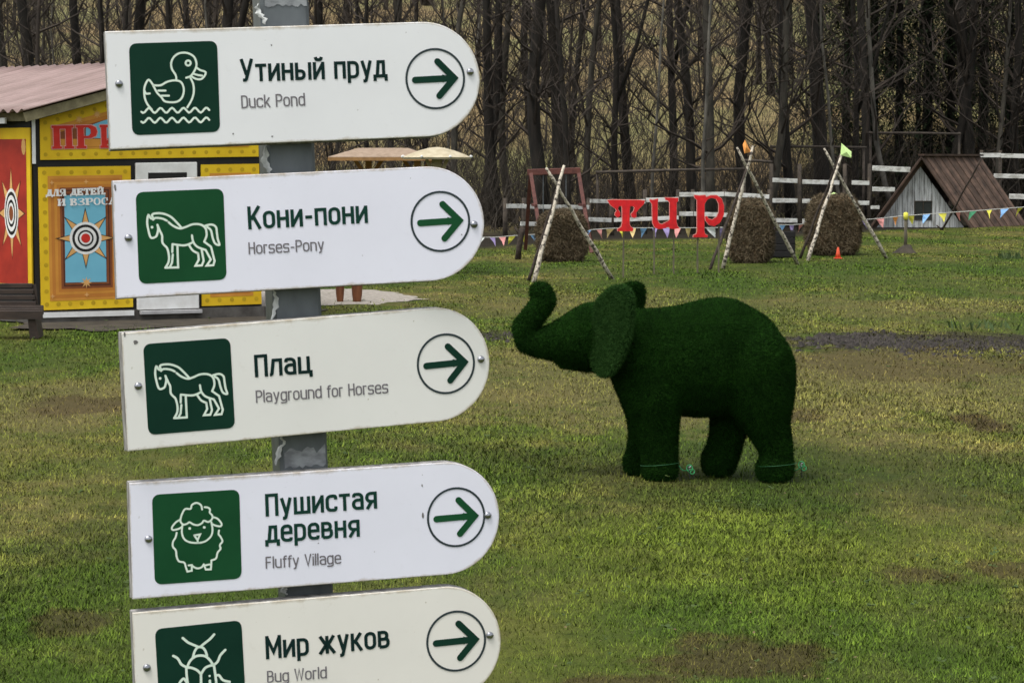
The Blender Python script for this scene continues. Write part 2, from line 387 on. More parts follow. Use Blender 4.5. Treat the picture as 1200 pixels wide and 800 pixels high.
def catmull(P, closed=False, k=4):
    n = len(P); out = []
    rng = range(n if closed else n - 1)
    for i in rng:
        g = (lambda j: P[j % n]) if closed else (lambda j: P[min(max(j, 0), n - 1)])
        p0, p1, p2, p3 = g(i - 1), g(i), g(i + 1), g(i + 2)
        for s_ in range(k):
            t = s_ / k
            out.append(tuple(.5 * ((2 * b) + (-a + c) * t + (2 * a - 5 * b + 4 * c - d) * t * t + (-a + 3 * b - 3 * c + d) * t ** 3) for a, b, c, d in zip(p0, p1, p2, p3)))
    if not closed: out.append(tuple(P[-1]))
    return out
def ribbon(P, w, closed=False, roundcap=True):
    """flat stroke of width w along 2D points -> verts(2D), faces"""
    Q = [P[0]]
    for p in P[1:]:
        if math.hypot(p[0] - Q[-1][0], p[1] - Q[-1][1]) > 1e-7: Q.append(p)
    if closed and math.hypot(Q[0][0] - Q[-1][0], Q[0][1] - Q[-1][1]) < 1e-7: Q.pop()
    P = Q; n = len(P); V = []; Fa = []; h = w / 2
    for i in range(n):
        def un(a, b):
            dx, dy = b[0] - a[0], b[1] - a[1]; l = math.hypot(dx, dy) or 1e-9; return dx / l, dy / l
        if closed: d1 = un(P[i - 1], P[i]); d2 = un(P[i], P[(i + 1) % n])
        else:
            d1 = un(P[max(i - 1, 0)], P[max(i, 1)]) if i > 0 else un(P[0], P[1]); d2 = un(P[i], P[i + 1]) if i < n - 1 else d1
        nx, ny = -(d1[1] + d2[1]), d1[0] + d2[0]; l = math.hypot(nx, ny)
        if l < 1e-4: nx, ny, l = -d1[1], d1[0], 1
        nx /= l; ny /= l
        c = max(.42, nx * -d1[1] + ny * d1[0]); m = h / c
        V += [(P[i][0] + nx * m, P[i][1] + ny * m), (P[i][0] - nx * m, P[i][1] - ny * m)]
    for i in range(n if closed else n - 1):
        j = (i + 1) % n; Fa.append((2 * i, 2 * i + 1, 2 * j + 1, 2 * j))
    if roundcap and not closed:
        for e, o in ((0, 1), (n - 1, n - 2)):
            dx, dy = P[e][0] - P[o][0], P[e][1] - P[o][1]; a0 = math.atan2(dy, dx); k = len(V)
            arc = [(P[e][0] + h * math.cos(a0 + t), P[e][1] + h * math.sin(a0 + t)) for t in [math.pi * (q / 6 - .5) for q in range(7)]]
            V += arc; Fa.append(tuple(range(k, k + 7)))
    return V, Fa
def fillet(P, r, closed=False):
    """round the corners of a polyline; P entries (x,y[,r])"""
    n = len(P); out = []
    for i, p in enumerate(P):
        rr = p[2] if len(p) > 2 else r
        if (not closed and i in (0, n - 1)) or rr <= 0: out.append((p[0], p[1])); continue
        a = Vector(P[i - 1][:2]); b = Vector(p[:2]); c = Vector(P[(i + 1) % n][:2])
        d1 = (a - b); d2 = (c - b); l1, l2 = d1.length, d2.length; d1.normalize(); d2.normalize()
        ang = d1.angle(d2)
        if ang > 3.1: out.append((b.x, b.y)); continue
        t = min(rr / math.tan(ang / 2), l1 * .499, l2 * .499)
        s1 = b + d1 * t; s2 = b + d2 * t
        for k in range(6):
            u = k / 5; q = s1 * (1 - u) ** 2 + b * (2 * u * (1 - u)) + s2 * u * u; q = q + (b - q) * (-.10 * 4 * u * (1 - u))
            # pull the quadratic a little towards a circle
            out.append((q.x, q.y))
    return out
def disc(cx, cy, r, n=16, ry=None):
    return [(cx + r * math.cos(2 * math.pi * k / n), cy + (ry or r) * math.sin(2 * math.pi * k / n)) for k in range(n)]
def star(cx, cy, ro, ri, n=8, sy=1.0, long=None):
    P = []
    for k in range(2 * n):
        a = math.pi * k / n + math.pi / 2
        r = ro if k % 2 == 0 else ri
        if long and k % 4 == 0: r = ro * long
        P.append((cx + r * math.cos(a), cy + r * sy * math.sin(a)))
    return P

# ================================================================ GROUND
def smooth(a, b, t):
    t = np.clip((t - a) / (b - a), 0, 1); return t * t * (3 - 2 * t)
def hill_z(x, y):
    e = 68 + 0 * x
    d = np.maximum(y - e, 0)
    z = 0.175 * d * smooth(0, 14, d)
    return z + smooth(2, 25, d) * (0.5 * np.sin(x * .11 + 1) + .35 * np.sin(x * .23 + y * .13))
ys = np.concatenate([np.linspace(-60, 4, 12), np.linspace(5, 50, 60), np.linspace(51, 110, 80), np.linspace(112, 180, 30), np.linspace(190, 600, 20)])
xs = np.concatenate([np.linspace(-400, -45, 16), np.linspace(-40, 40, 80), np.linspace(45, 400, 16)])
GX, GY = np.meshgrid(xs, ys)
ez = np.interp(GX, EX, EY)
hz = hill_z(GX, np.minimum(GY, 240))
bumpz = 0.012 * np.sin(GX * 1.7 + GY * .6) + 0.01 * np.sin(GX * .6 - GY * 1.3 + 2) - .012
GZ = hz + np.where(np.abs(GX) < 45, bumpz, 0)
nxs, nys = len(xs), len(ys)
idx = np.arange(nxs * nys).reshape(nys, nxs)
FQ = np.stack([idx[:-1, :-1], idx[:-1, 1:], idx[1:, 1:], idx[1:, :-1]], -1).reshape(-1, 4)
woods = smooth(-0.4, .5, GY - ez)
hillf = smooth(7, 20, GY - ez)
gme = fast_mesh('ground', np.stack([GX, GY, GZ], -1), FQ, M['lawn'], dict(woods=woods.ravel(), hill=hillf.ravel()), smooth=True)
ground = link(bpy.data.objects.new('ground', gme)); ground['kind'] = 'structure'

# light gravel path by the kiosk, dark trodden earth along its foot
def ragged(poly, amp, n=6):
    out = []
    for i in range(len(poly)):
        a = Vector(poly[i]); b = Vector(poly[(i + 1) % len(poly)])
        for k in range(n):
            p = a.lerp(b, k / n); out.append((p.x + random.uniform(-amp, amp), p.y + random.uniform(-amp, amp)))
    return out
def ground_sheet(name, px, z, mat, amp=.06):
    poly = [tuple(gp(x, y)[:2]) for x, y in px]
    poly = ragged(poly, amp)
    o = mesh_obj(name, [(x, y, z) for x, y in poly], [tuple(range(len(poly)))], mat); o['kind'] = 'structure'; return o
M['gravel'] = simple('pale_gravel', (0.34, 0.31, 0.27), 0.95, (0.19, 0.17, 0.14), 14, bmp=.5, bd=.02)
M['earth'] = simple('dark_trodden_earth', (0.060, 0.050, 0.036), 0.95, (0.028, 0.024, 0.018), 4, bmp=.6, bd=.02)
ground_sheet('gravel_path', [(250, 340), (420, 339), (470, 344), (500, 351), (440, 357), (380, 358), (250, 362)], .008, M['gravel'], .12)
ground_sheet('bare_earth', [(20, 372), (100, 368), (180, 362), (310, 355), (376, 356), (376, 365), (330, 378), (200, 383), (120, 388), (20, 384)], .004, M['earth'], .12)

# grass blades
def patch_mask(x, y, p, grow=1.0):
    x0, y0, x1, y1 = p[:4]
    A = gp((x0 + x1) / 2, y1).y; B = gp((x0 + x1) / 2, y0).y
    cy = (A + B) / 2; ry = abs(B - A) / 2 * 1.1 * grow; rx = (x1 - x0) / 2 / F * cy * 1.1 * grow; cx = ((x0 + x1) / 2 - 600) / F * cy
    return ((x - cx) / rx) ** 2 + ((y - cy) / ry) ** 2
def make_blades():
    N = 520000
    u = RNG.random(N)
    D0, D1 = 7.0, 66.0
    D = 1 / (1 / D0 + u * (1 / D1 - 1 / D0))          # even in the picture's height
    D = np.where(RNG.random(N) < .35, D0 + (D1 - D0) * RNG.random(N) ** 1.5, D)
    X = (RNG.random(N) * 2 - 1) * .25 * D
    # clumps
    jitter = RNG.normal(size=(N, 2)) * .02
    cl = np.sin(X * 5.1 + np.sin(D * 3.3) * 2) * np.sin(D * 4.7 + np.sin(X * 2.9) * 2)
    ok = D < np.interp(X, EX, EY) - .3
    for p in LAWN_PATCHES:
        if p[4] in (BROWN, CHAR): ok &= (patch_mask(X, D, p) > .7) | (RNG.random(N) < .55)
    # building, path and earth kept free
    cx, cy = gp(42, 378).x, gp(42, 378).y
    uu = (X - cx) * math.cos(R(24)) + (D - cy) * math.sin(R(24)); vv = -(X - cx) * math.sin(R(24)) + (D - cy) * math.cos(R(24))
    ok &= ~((uu > -.1) & (uu < 2.9) & (vv > -.15) & (vv < 3.2))
    ok &= ~((uu > 0) & (uu < 3.0) & (vv > -1.0) & (vv < 0) & (RNG.random(N) < .85))
    ok &= ~((X > -4) & (X < -1.2) & (D > 28.2) & (D < 31.6) & (RNG.random(N) < .93))
    X, D, cl = X[ok], D[ok], cl[ok]; N = len(X)
    Z = 0.012 * np.sin(X * 1.7 + D * .6) + 0.01 * np.sin(X * .6 - D * 1.3 + 2) - .016
    k = D / 8.0
    L = (0.015 + .021 * RNG.random(N) ** 1.8) * (0.98 + .14 * np.clip(cl, -1, 1)) * np.minimum(k, 2.2) ** .45
    L *= np.where(RNG.random(N) < .02, 1.7, 1)
    W = 0.0019 * (1 + .5 * RNG.random(N)) * k ** .95
    a = RNG.random(N) * 2 * math.pi; lean = (0.45 + .95 * RNG.random(N))
    dx, dy = np.cos(a), np.sin(a)
    tx, ty, tz = dx * np.sin(lean) * L, dy * np.sin(lean) * L, np.cos(lean) * L
    b0 = np.stack([X - dy * W, D + dx * W, Z], -1); b1 = np.stack([X + dy * W, D - dx * W, Z], -1)
    tp = np.stack([X + tx, D + ty, Z + tz], -1)
    V = np.stack([b0, b1, tp], 1).reshape(-1, 3); Fa = np.arange(3 * N).reshape(-1, 3)
    fn = lambda s, o: np.sin(X * s + 1.7 * np.sin(D * s * .83 + o) + o) * np.sin(D * s * 1.1 + 1.9 * np.sin(X * s * .71 + 2 * o))
    clump = fn(9., 1.) * .5 + fn(23., 2.3) * .5 + fn(3.7, .4) * .35
    r = np.repeat(np.clip(RNG.random(N) * .62 + .17 + .30 * clump, 0, 1), 3)
    me = fast_mesh('grass', V, Fa, M['blade'], dict(rnd=r))
    o = link(bpy.data.objects.new('grass', me)); tag(o, 'short trodden lawn grass with olive, straw and fresh green tufts', 'grass', kind='stuff')
make_blades()

# small litter and rosettes that break up the lawn
def litter(name, N, mat, size, label, seed, up):
    rr = random.Random(seed); V = []; Fa = []
    for k in range(N):
        D = 1 / (1 / 7.6 + rr.random() * (1 / 40 - 1 / 7.6)); x = rr.uniform(-.24, .24) * D
        if D > edge_y(x) - 1: continue
        s_ = size * rr.uniform(.5, 1.3) * (1 + .02 * D); 
        for q in range(1 if up == 0 else 5):
            a_ = rr.uniform(0, 6.28); c = Vector((x, D, .012 + rr.uniform(0, .008))); d = Vector((math.cos(a_), math.sin(a_), rr.uniform(-.15, .5))).normalized() * s_; w = Vector((-d.y, d.x, rr.uniform(-.4, .4) * s_)) * .33; o = len(V)
            V += [c, c + d * .5 + w, c + d, c + d * .5 - w]; Fa.append((o, o + 1, o + 2, o + 3))
    o = mesh_obj(name, V, Fa, mat); tag(o, label, name.replace('_', ' '), kind='stuff')
litter('fallen_leaves', 420, simple('dead_leaf', (.17, .13, .06), .8, (.09, .06, .03), 3), .012, 'scattered small dead leaves and straw bits lying in the lawn', 21, 0)
litter('lawn_weeds', 420, simple('weed_leaf', (.055, .085, .018), .8, (.035, .06, .012), 3), .018, 'small broad-leaved weed rosettes scattered through the lawn', 22, 1)

# clods on the charcoal strip
def clods():
    V = []; Fa = []
    def clod(x, y, r):
        k = len(V); pts = [(1, 0, 0), (-1, 0, 0), (0, 1, 0), (0, -1, 0), (0, 0, .9), (0, 0, -.5)]
        for p in pts: V.append((x + p[0] * r * random.uniform(.6, 1.2), y + p[1] * r * random.uniform(.6, 1.2), max(0, p[2] * r * random.uniform(.5, 1)) - .01))
        for f in ((0, 2, 4), (2, 1, 4), (1, 3, 4), (3, 0, 4)): Fa.append(tuple(k + i for i in f))
    n = 0
    while n < 2600:
        px = random.uniform(925, 1330); py = random.gauss(399, 4.5) + (6 if px > 1050 else 0) + (1050 - px) * -.02
        if not 382 < py < 420: continue
        if random.random() < (1040 - px) / 115: continue
        p = gp(px, py); clod(p.x, p.y, random.uniform(.008, .05) ); n += 1
    for q in range(120):
        p = gp(random.uniform(560, 605), random.gauss(393, 3)); clod(p.x, p.y, random.uniform(.015, .04))
    o = mesh_obj('soil_clods', V, Fa, simple('charcoal_clod', (0.055, 0.048, 0.042), .95, (0.014, 0.012, 0.011), 12))
    tag(o, 'strip of dark charcoal grey soil clods crossing the lawn at right', 'soil', kind='stuff')
clods()

# ================================================================ SIGN POST AND BOARDS
YAW = R(12.8)
post_c = at(345, 190, 4.13)
bx = Vector((math.cos(YAW), math.sin(YAW), 0)); by = Vector((-math.sin(YAW), math.cos(YAW), 0))
# lean of the post read from its right edge
pa = onplane(366, 90, post_c, by); pb = onplane(391, 690, post_c, by)
ppdir = (pa - pb).normalized()
base_t = (pb.z) / ppdir.z
centre_b = onplane(358, 690, post_c, by)
foot = centre_b - ppdir * (centre_b.z / ppdir.z) + by * .100 + bx * .0125
post = empty('sign_post', foot, 'grey galvanised square steel post carrying the five direction signs', 'post')
prot = Matrix((bx, by, ppdir)).transposed().to_3x3()
# local frame of the post: x along boards, y away, z along the lean
zz = ppdir; xx = bx - zz * bx.dot(zz); xx.normalize(); yy = zz.cross(xx)
prot = Matrix((xx, yy, zz)).transposed()
post.rotation_euler = prot.to_euler()
pw, pd = .0425, .058
b = MB()
c_ = .006
prof = [(-pw + c_, -pd), (pw - c_, -pd), (pw, -pd + c_), (pw, pd - c_), (pw - c_, pd), (-pw + c_, pd), (-pw, pd - c_), (-pw, -pd + c_)]
V = [(x, y, z) for z in (-.1, 2.6) for x, y in prof]
b.add(V, [(i, (i + 1) % 8, 8 + (i + 1) % 8, 8 + i) for i in range(8)] + [tuple(range(8))[::-1], tuple(range(8, 16))])
b.build('tube', M['galv'], post)
# peeling film on the left corner
def film(seed, z0, z1, xw):
    rr = random.Random(seed); n = 12; V = []; Fa = []; xw = xw * .55
    for i in range(n):
        t = i / (n - 1); z = z0 + (z1 - z0) * t
        w = xw * (.25 + math.sin(math.pi * min(1, t * 1.1)) * .9) * rr.uniform(.7, 1.2); x = -pw - .001 + rr.uniform(-.003, .003) + .006 * math.sin(t * 5 + seed)
        y = -pd - .0015 - abs(.004 * math.sin(t * 3 + seed))
        for q in ((x - w * .3, y + .006), (x + w * .3, y - .001), (x + w, y)): V.append((q[0], q[1], z))
    for i in range(n - 1):
        for k in range(2): a = i * 3 + k; Fa.append((a, a + 1, a + 4, a + 3))
    return V, Fa
def post_z(py):
    p = onplane(330, py, post_c, by); return (p - foot).dot(zz)
for sd_, y0, y1, w in ((1, 27, 2, .012), (2, 205, 168, .014), (5, 376, 336, .010), (4, 548, 510, .010), (9, 702, 690, .014)):
    V, Fa = film(sd_, post_z(y0), post_z(y1), w)
    mesh_obj('peeling_film', V, Fa, M['film'], post, smooth=True)
def smear(name, y0, y1):
    b = MB(); rr = random.Random(int(y0)); z0, z1 = post_z(y0), post_z(y1); pts = []
    n = 14
    top = [(-pw + .008 + (2 * pw - .012) * i / n, z1 + rr.uniform(-.004, .006) + .004 * math.sin(i)) for i in range(n + 1)]
    bot = [(x, z0 + rr.uniform(-.003, .003)) for x, _ in top][::-1]
    b.sheet(top + bot, -pd - .0012); return b.build(name, simple('faded_sticker_residue', (0.30, 0.32, 0.33), .6, (.17, .18, .19), 25, (1, 1, 2), spread=(.4, .6)), post)
smear('sticker_residue', 552, 532); smear('sticker_residue', 5, -8)

# ---- stroke font (condensed grotesque)
def font(s, W, xh):
    b = s / 2; X = xh - b; H = 1 - b; r = W * .52; m = xh * .52; c = .0
    L = {}
    def g(ch, w, *st): L[ch] = (w, st)
    O = lambda x0, x1, y0, y1: ('c', [(x0, y0), (x1, y0), (x1, y1), (x0, y1)])
    P = lambda *p: ('o', list(p))
    g('о', W, O(0, W, b, X)); L['o'] = L['о']
    g('н', W, P((0, 0), (0, xh)), P((W, 0), (W, xh)), P((0, m), (W, m)))
    I = [P((0, xh), (0, 0)), P((W, 0), (W, xh)), P((0, b * .9), (W, X + b * .1))]
    g('и', W, *I)
    g('й', W, *I, P((W / 2 - .13, xh + .22), (W / 2 - .1, xh + .1), (W / 2 + .1, xh + .1), (W / 2 + .13, xh + .22)))
    g('т', W * .92, P((-b, X, 0), (W * .92 + b, X, 0)), P((W * .46, X), (W * .46, 0)))
    g('п', W, P((0, 0), (0, X, 0), (W, X, 0), (W, 0)))
    g('р', W, P((0, -.2), (0, xh)), P((0, X, 0), (W, X), (W, b), (0, b, 0))); L['p'] = L['р']
    g('у', W, P((0, xh), (W * .52, .06)), P((W, xh), (W * .40, -.2 + b, .06), (.03, -.2 + b)))
    L['y'] = L['у']
    g('д', W + .06, P((.07, b, 0), (.13, X, 0), (W - .01, X, 0), (W - .01, b)), P((-.03, -.15), (-.03, b, 0), (W + .09, b, 0), (W + .09, -.15)))
    g('ь', W, P((0, xh), (0, 0)), P((0, m, 0), (W, m), (W, b), (0, b, 0)))
    g('ы', W + .2, P((0, xh), (0, 0)), P((0, m, 0), (W * .86, m), (W * .86, b), (0, b, 0)), P((W + .2, xh), (W + .2, 0)))
    g('К', W + .05, P((0, 0), (0, 1)), P((W + .05, 1), (.06, .42)), P((.16, .56), (W + .06, 0)))
    g('к', W, P((0, 0), (0, xh)), P((W, xh), (.06, m * .85)), P((.14, m), (W + .02, 0)))
    g('k', W * .95, P((0, 0), (0, 1)), P((W * .92, xh), (.05, m * .75)), P((.14, m), (W * .98, 0)))
    g('-', W * .6, P((-b * .5, m), (W * .6 + b * .5, m)))
    g('П', W + .04, P((0, 0), (0, H, 0), (W + .04, H, 0), (W + .04, 0)))
    g('л', W + .03, P((-.07, b), (.015, b, .06), (.10, X, 0), (W + .03, X, 0), (W + .03, 0)))
    g('а', W, P((.02, X - .13), (.02, X), (W, X), (W, 0)), P((W, xh * .57, 0), (0, xh * .57), (0, b), (W, b, 0))); L['a'] = L['а']
    g('ц', W + .05, P((0, xh), (0, b, 0), (W + .10, b, 0), (W + .10, -.16)), P((W, xh), (W, b)))
    g('У', W + .08, P((0, 1), (W * .55, .30)), P((W + .08, 1), (W * .48, b, .09), (.04, b)))
    g('ш', W * 1.55, P((0, xh), (0, b, 0), (W * 1.55, b, 0), (W * 1.55, xh)), P((W * .775, xh), (W * .775, b)))
    g('с', W, P((W, X - .16), (W, X), (0, X), (0, b), (W, b), (W, b + .16))); L['c'] = L['с']
    g('я', W, P((W, 0), (W, xh)), P((W, X, 0), (0, X), (0, xh * .44), (W, xh * .44, 0)), P((W * .55, xh * .42), (0, 0)))
    g('е', W, P((0, m, 0), (W, m, 0), (W, X), (0, X), (0, b), (W, b), (W, b + .12))); L['e'] = L['е']
    g('в', W, P((0, b, 0), (0, X, 0), (W - .04, X), (W - .04, m), (0, m, 0)), P((W * .5, m), (W, m), (W, b), (0, b, 0)))
    g('М', W * 1.42, P((0, 0), (0, 1)), P((0.0, H), (W * .71, .30, 0), (W * 1.42, H)), P((W * 1.42, 0), (W * 1.42, 1)))
    g('ж', W * 1.6, P((W * .8, 0), (W * .8, xh)), P((0, xh), (W * .8 - .06, m)), P((W * 1.6, xh), (W * .8 + .06, m)), P((-.02, 0), (W * .7, m)), P((W * 1.6 + .02, 0), (W * .9, m)))
    g('D', W, ('c', [(0, b, 0), (W, b), (W, H), (0, H, 0)]))
    g('u', W, P((0, xh), (0, b), (W, b), (W, .2)), P((W, 0), (W, xh)))
    g('P', W, P((0, 0), (0, 1)), P((0, H, 0), (W, H), (W, .46), (0, .46, 0)))
    g('n', W, P((0, 0), (0, xh)), P((0, X - .12), (0, X), (W, X), (W, 0)))
    g('d', W, O(0, W, b, X), P((W, 0), (W, 1)))
    g('H', W, P((0, 0), (0, 1)), P((W, 0), (W, 1)), P((0, .52), (W, .52)))
    g('r', W * .55, P((0, 0), (0, xh)), P((0, X - .15), (0, X), (W * .62, X)))
    g('s', W * .95, P((W * .95, X - .1), (W * .95, X, .12), (0, X, .12), (0, m, .1), (W * .95, m - .02, .1), (W * .95, b, .12), (0, b, .12), (0, b + .1)))
    g('l', 0, P((0, 0), (0, 1)))
    g('g', W, O(0, W, b, X), P((W, xh), (W, -.2 + b, .14), (0, -.2 + b, .14), (0, -.08)))
    g('f', W * .5, P((.08, 0), (.08, H, .13), (W * .72, H)), P((-.04, X), (W * .66, X)))
    g('F', W * .9, P((0, 0), (0, H, 0), (W * .95, H)), P((0, .52), (W * .85, .52)))
    g('V', W * 1.1, P((0, 1), (W * .55, .03, 0), (W * 1.1, 1)))
    g('i', 0, P((0, 0), (0, xh)), P((0, .9), (0, 1.0)))
    g('B', W, P((0, b, 0), (0, H, 0), (W - .03, H), (W - .03, .52), (0, .52, 0)), P((W * .5, .52), (W, .52), (W, b), (0, b, 0)))
    g('W', W * 1.6, P((0, 1), (W * .4, .03, 0), (W * .8, .95, 0), (W * 1.2, .03, 0), (W * 1.6, 1)))
    return L, s, r
BOLD = font(.142, .365, .77); LIGHT = font(.112, .40, .77)
def text_mesh(name, txt, fnt, p0, p1, cap, mat, parent, y):
    """p0, p1 baseline ends in local x,z of the board; width is fitted"""
    L, s, r = fnt; pen = 0; strokes = []; gap = s + .070
    for ch in txt:
        if ch == ' ': pen += .34; continue
        w, st = L[ch]
        for kind, pts in st:
            pp = fillet(pts, r, kind == 'c'); strokes.append(([(x + pen, z) for x, z in pp], kind == 'c'))
        pen += w + gap
    total = pen - gap + s
    d = Vector((p1[0] - p0[0], p1[1] - p0[1])); sx = d.length / total / cap; d.normalize(); n = Vector((-d.y, d.x))
    b = MB()
    for i, (pp, cl) in enumerate(strokes):
        V, Fa = ribbon(pp, s, cl, roundcap=False)
        P3 = []
        for x, z in V:
            q = Vector(p0) + d * ((x + s / 2) * cap * sx) + n * (z * cap); P3.append((q.x, y - .00004 * (i % 3), q.y))
        b.add(P3, [f[::-1] for f in Fa])
    return b.build(name, mat, parent)

ICONS = {}
def wave(y, x0=130, x1=662, per=90, amp=19, ph=0):
    n = 40; return [(x0 + (x1 - x0) * i / n, y + amp * math.sin(2 * math.pi * (x0 + (x1 - x0) * i / n - x0 + ph) / per)) for i in range(n + 1)]
ICONS['duck'] = ([(33, 62), (722, 40), (60, 778)], 16, [
    [(403, 350), (398, 310), (370, 265), (362, 215), (385, 165), (430, 137), (490, 137), (540, 165), (560, 215), (555, 255), (530, 300), (510, 320), (480, 330)],
    [(562, 252), (590, 270), (630, 285), (628, 310), (600, 340), (560, 340), (525, 322)], [(540, 300), (575, 310), (605, 314)],
    [(515, 335), (535, 380), (540, 440), (525, 500), (490, 562)],
    [(225, 388), (280, 388), (330, 362), (390, 350), (440, 365), (462, 420), (450, 480), (415, 515), (360, 522), (310, 512), (285, 480), (255, 450), (235, 415), (222, 390)],
    [(262, 430), (318, 430)], [(288, 470), (345, 470)],
    [(222, 386), (187, 345), (160, 385), (152, 430), (158, 490), (180, 540), (212, 578)], [(152, 425), (166, 452), (195, 452)]],
    [wave(585, ph=8), wave(662, ph=8)], [('ring', 495, 215, 20)])
HORSE = ([(32, 62), (718, 33), (60, 778)], 17, [
    [(170, 268), (150, 265), (132, 240), (122, 290), (130, 350), (150, 415), (185, 412), (198, 395), (208, 350), (202, 316)],
    [(202, 316), (222, 365), (238, 400), (240, 450), (255, 475), (278, 500), (292, 560), (288, 610), (264, 652)],
    [(472, 400), (482, 450), (515, 490), (580, 515)], [(582, 352), (560, 325), (520, 312), (470, 315), (420, 335), (375, 345), (325, 325), (290, 297)],
    [(275, 284), (240, 268), (190, 262), (168, 276)], [(168, 262), (160, 240), (180, 228), (240, 228), (300, 250), (340, 285), (388, 338)],
    [(575, 325), (625, 315), (660, 335), (668, 380), (675, 430), (688, 475), (655, 465), (635, 420), (620, 360), (592, 336)],
    [(582, 352), (587, 400), (568, 450)], [(320, 468), (400, 478), (445, 470), (482, 452)], [(450, 478), (480, 520), (520, 540)]],
    [[(264, 652), (364, 650), (358, 478)], [(320, 468), (318, 530)], [(322, 550), (316, 615), (300, 645)],
     [(580, 515), (620, 590), (588, 638), (640, 635), (650, 600), (622, 490), (568, 450)], [(520, 540), (526, 590), (500, 638), (550, 636), (564, 600), (548, 512)]],
    [('dot', 160, 335, 11)])
ICONS['horse'] = HORSE
ICONS['sheep'] = ([(40, 75), (722, 33), (62, 778)], 15, [
    [(430, 190), (420, 155), (385, 138), (350, 155), (340, 185), (300, 185), (278, 215), (265, 250), (262, 285), (285, 308), (315, 300), (332, 290), (365, 308), (400, 312), (430, 296), (445, 278), (480, 288), (510, 262), (508, 235), (490, 215), (492, 190), (475, 175), (450, 172)],
    [(277, 312), (272, 370), (290, 420), (330, 445), (395, 452), (455, 440), (500, 400), (512, 350), (503, 290)],
    [(262, 268), (225, 290), (195, 330), (205, 350), (250, 340), (272, 325)], [(515, 250), (550, 262), (582, 300), (575, 322), (540, 318), (510, 305)],
    [(232, 372), (222, 410), (204, 440), (202, 480), (225, 510), (232, 560), (250, 595), (290, 605), (303, 640)],
    [(350, 628), (375, 646), (400, 652), (428, 643), (443, 622)],
    [(503, 590), (540, 575), (552, 530), (575, 500), (570, 470), (590, 440), (575, 405), (560, 385), (563, 355)]],
    [[(303, 640), (315, 676), (350, 670), (350, 625), (325, 628)], [(443, 620), (460, 662), (500, 660), (504, 592)], [(458, 628), (488, 622)], [(368, 392), (415, 385), (395, 430), (368, 392)], [(395, 430), (397, 450)]],
    [('dot', 333, 338, 11), ('dot', 447, 330, 11)])
ICONS['beetle'] = ([(70, 195), (1035, 95), (130, 1205)], 28, [
    [(380, 295), (440, 345), (500, 372), (545, 392)], [(730, 255), (680, 310), (620, 357), (585, 387)],
    [(495, 510), (510, 450), (540, 405), (568, 395), (605, 405), (632, 440), (650, 492)],
    [(430, 620), (460, 555), (510, 508), (570, 492), (630, 500), (680, 540), (720, 600)],
    [(425, 625), (480, 630), (540, 657), (578, 695)], [(588, 695), (630, 632), (690, 605), (728, 605)],
    [(420, 630), (425, 720), (440, 820), (480, 950), (590, 1010), (700, 930), (752, 820), (745, 720), (730, 610)],
    [(275, 495), (325, 525), (365, 590), (425, 622)], [(855, 430), (800, 490), (770, 560), (728, 598)],
    [(440, 820), (410, 770), (385, 752), (345, 800), (330, 860)], [(748, 722), (785, 715), (830, 770), (905, 790)]],
    [[(583, 695), (590, 1005)], [(683, 775), (688, 860)]], [('dot', 680, 722, 13)])

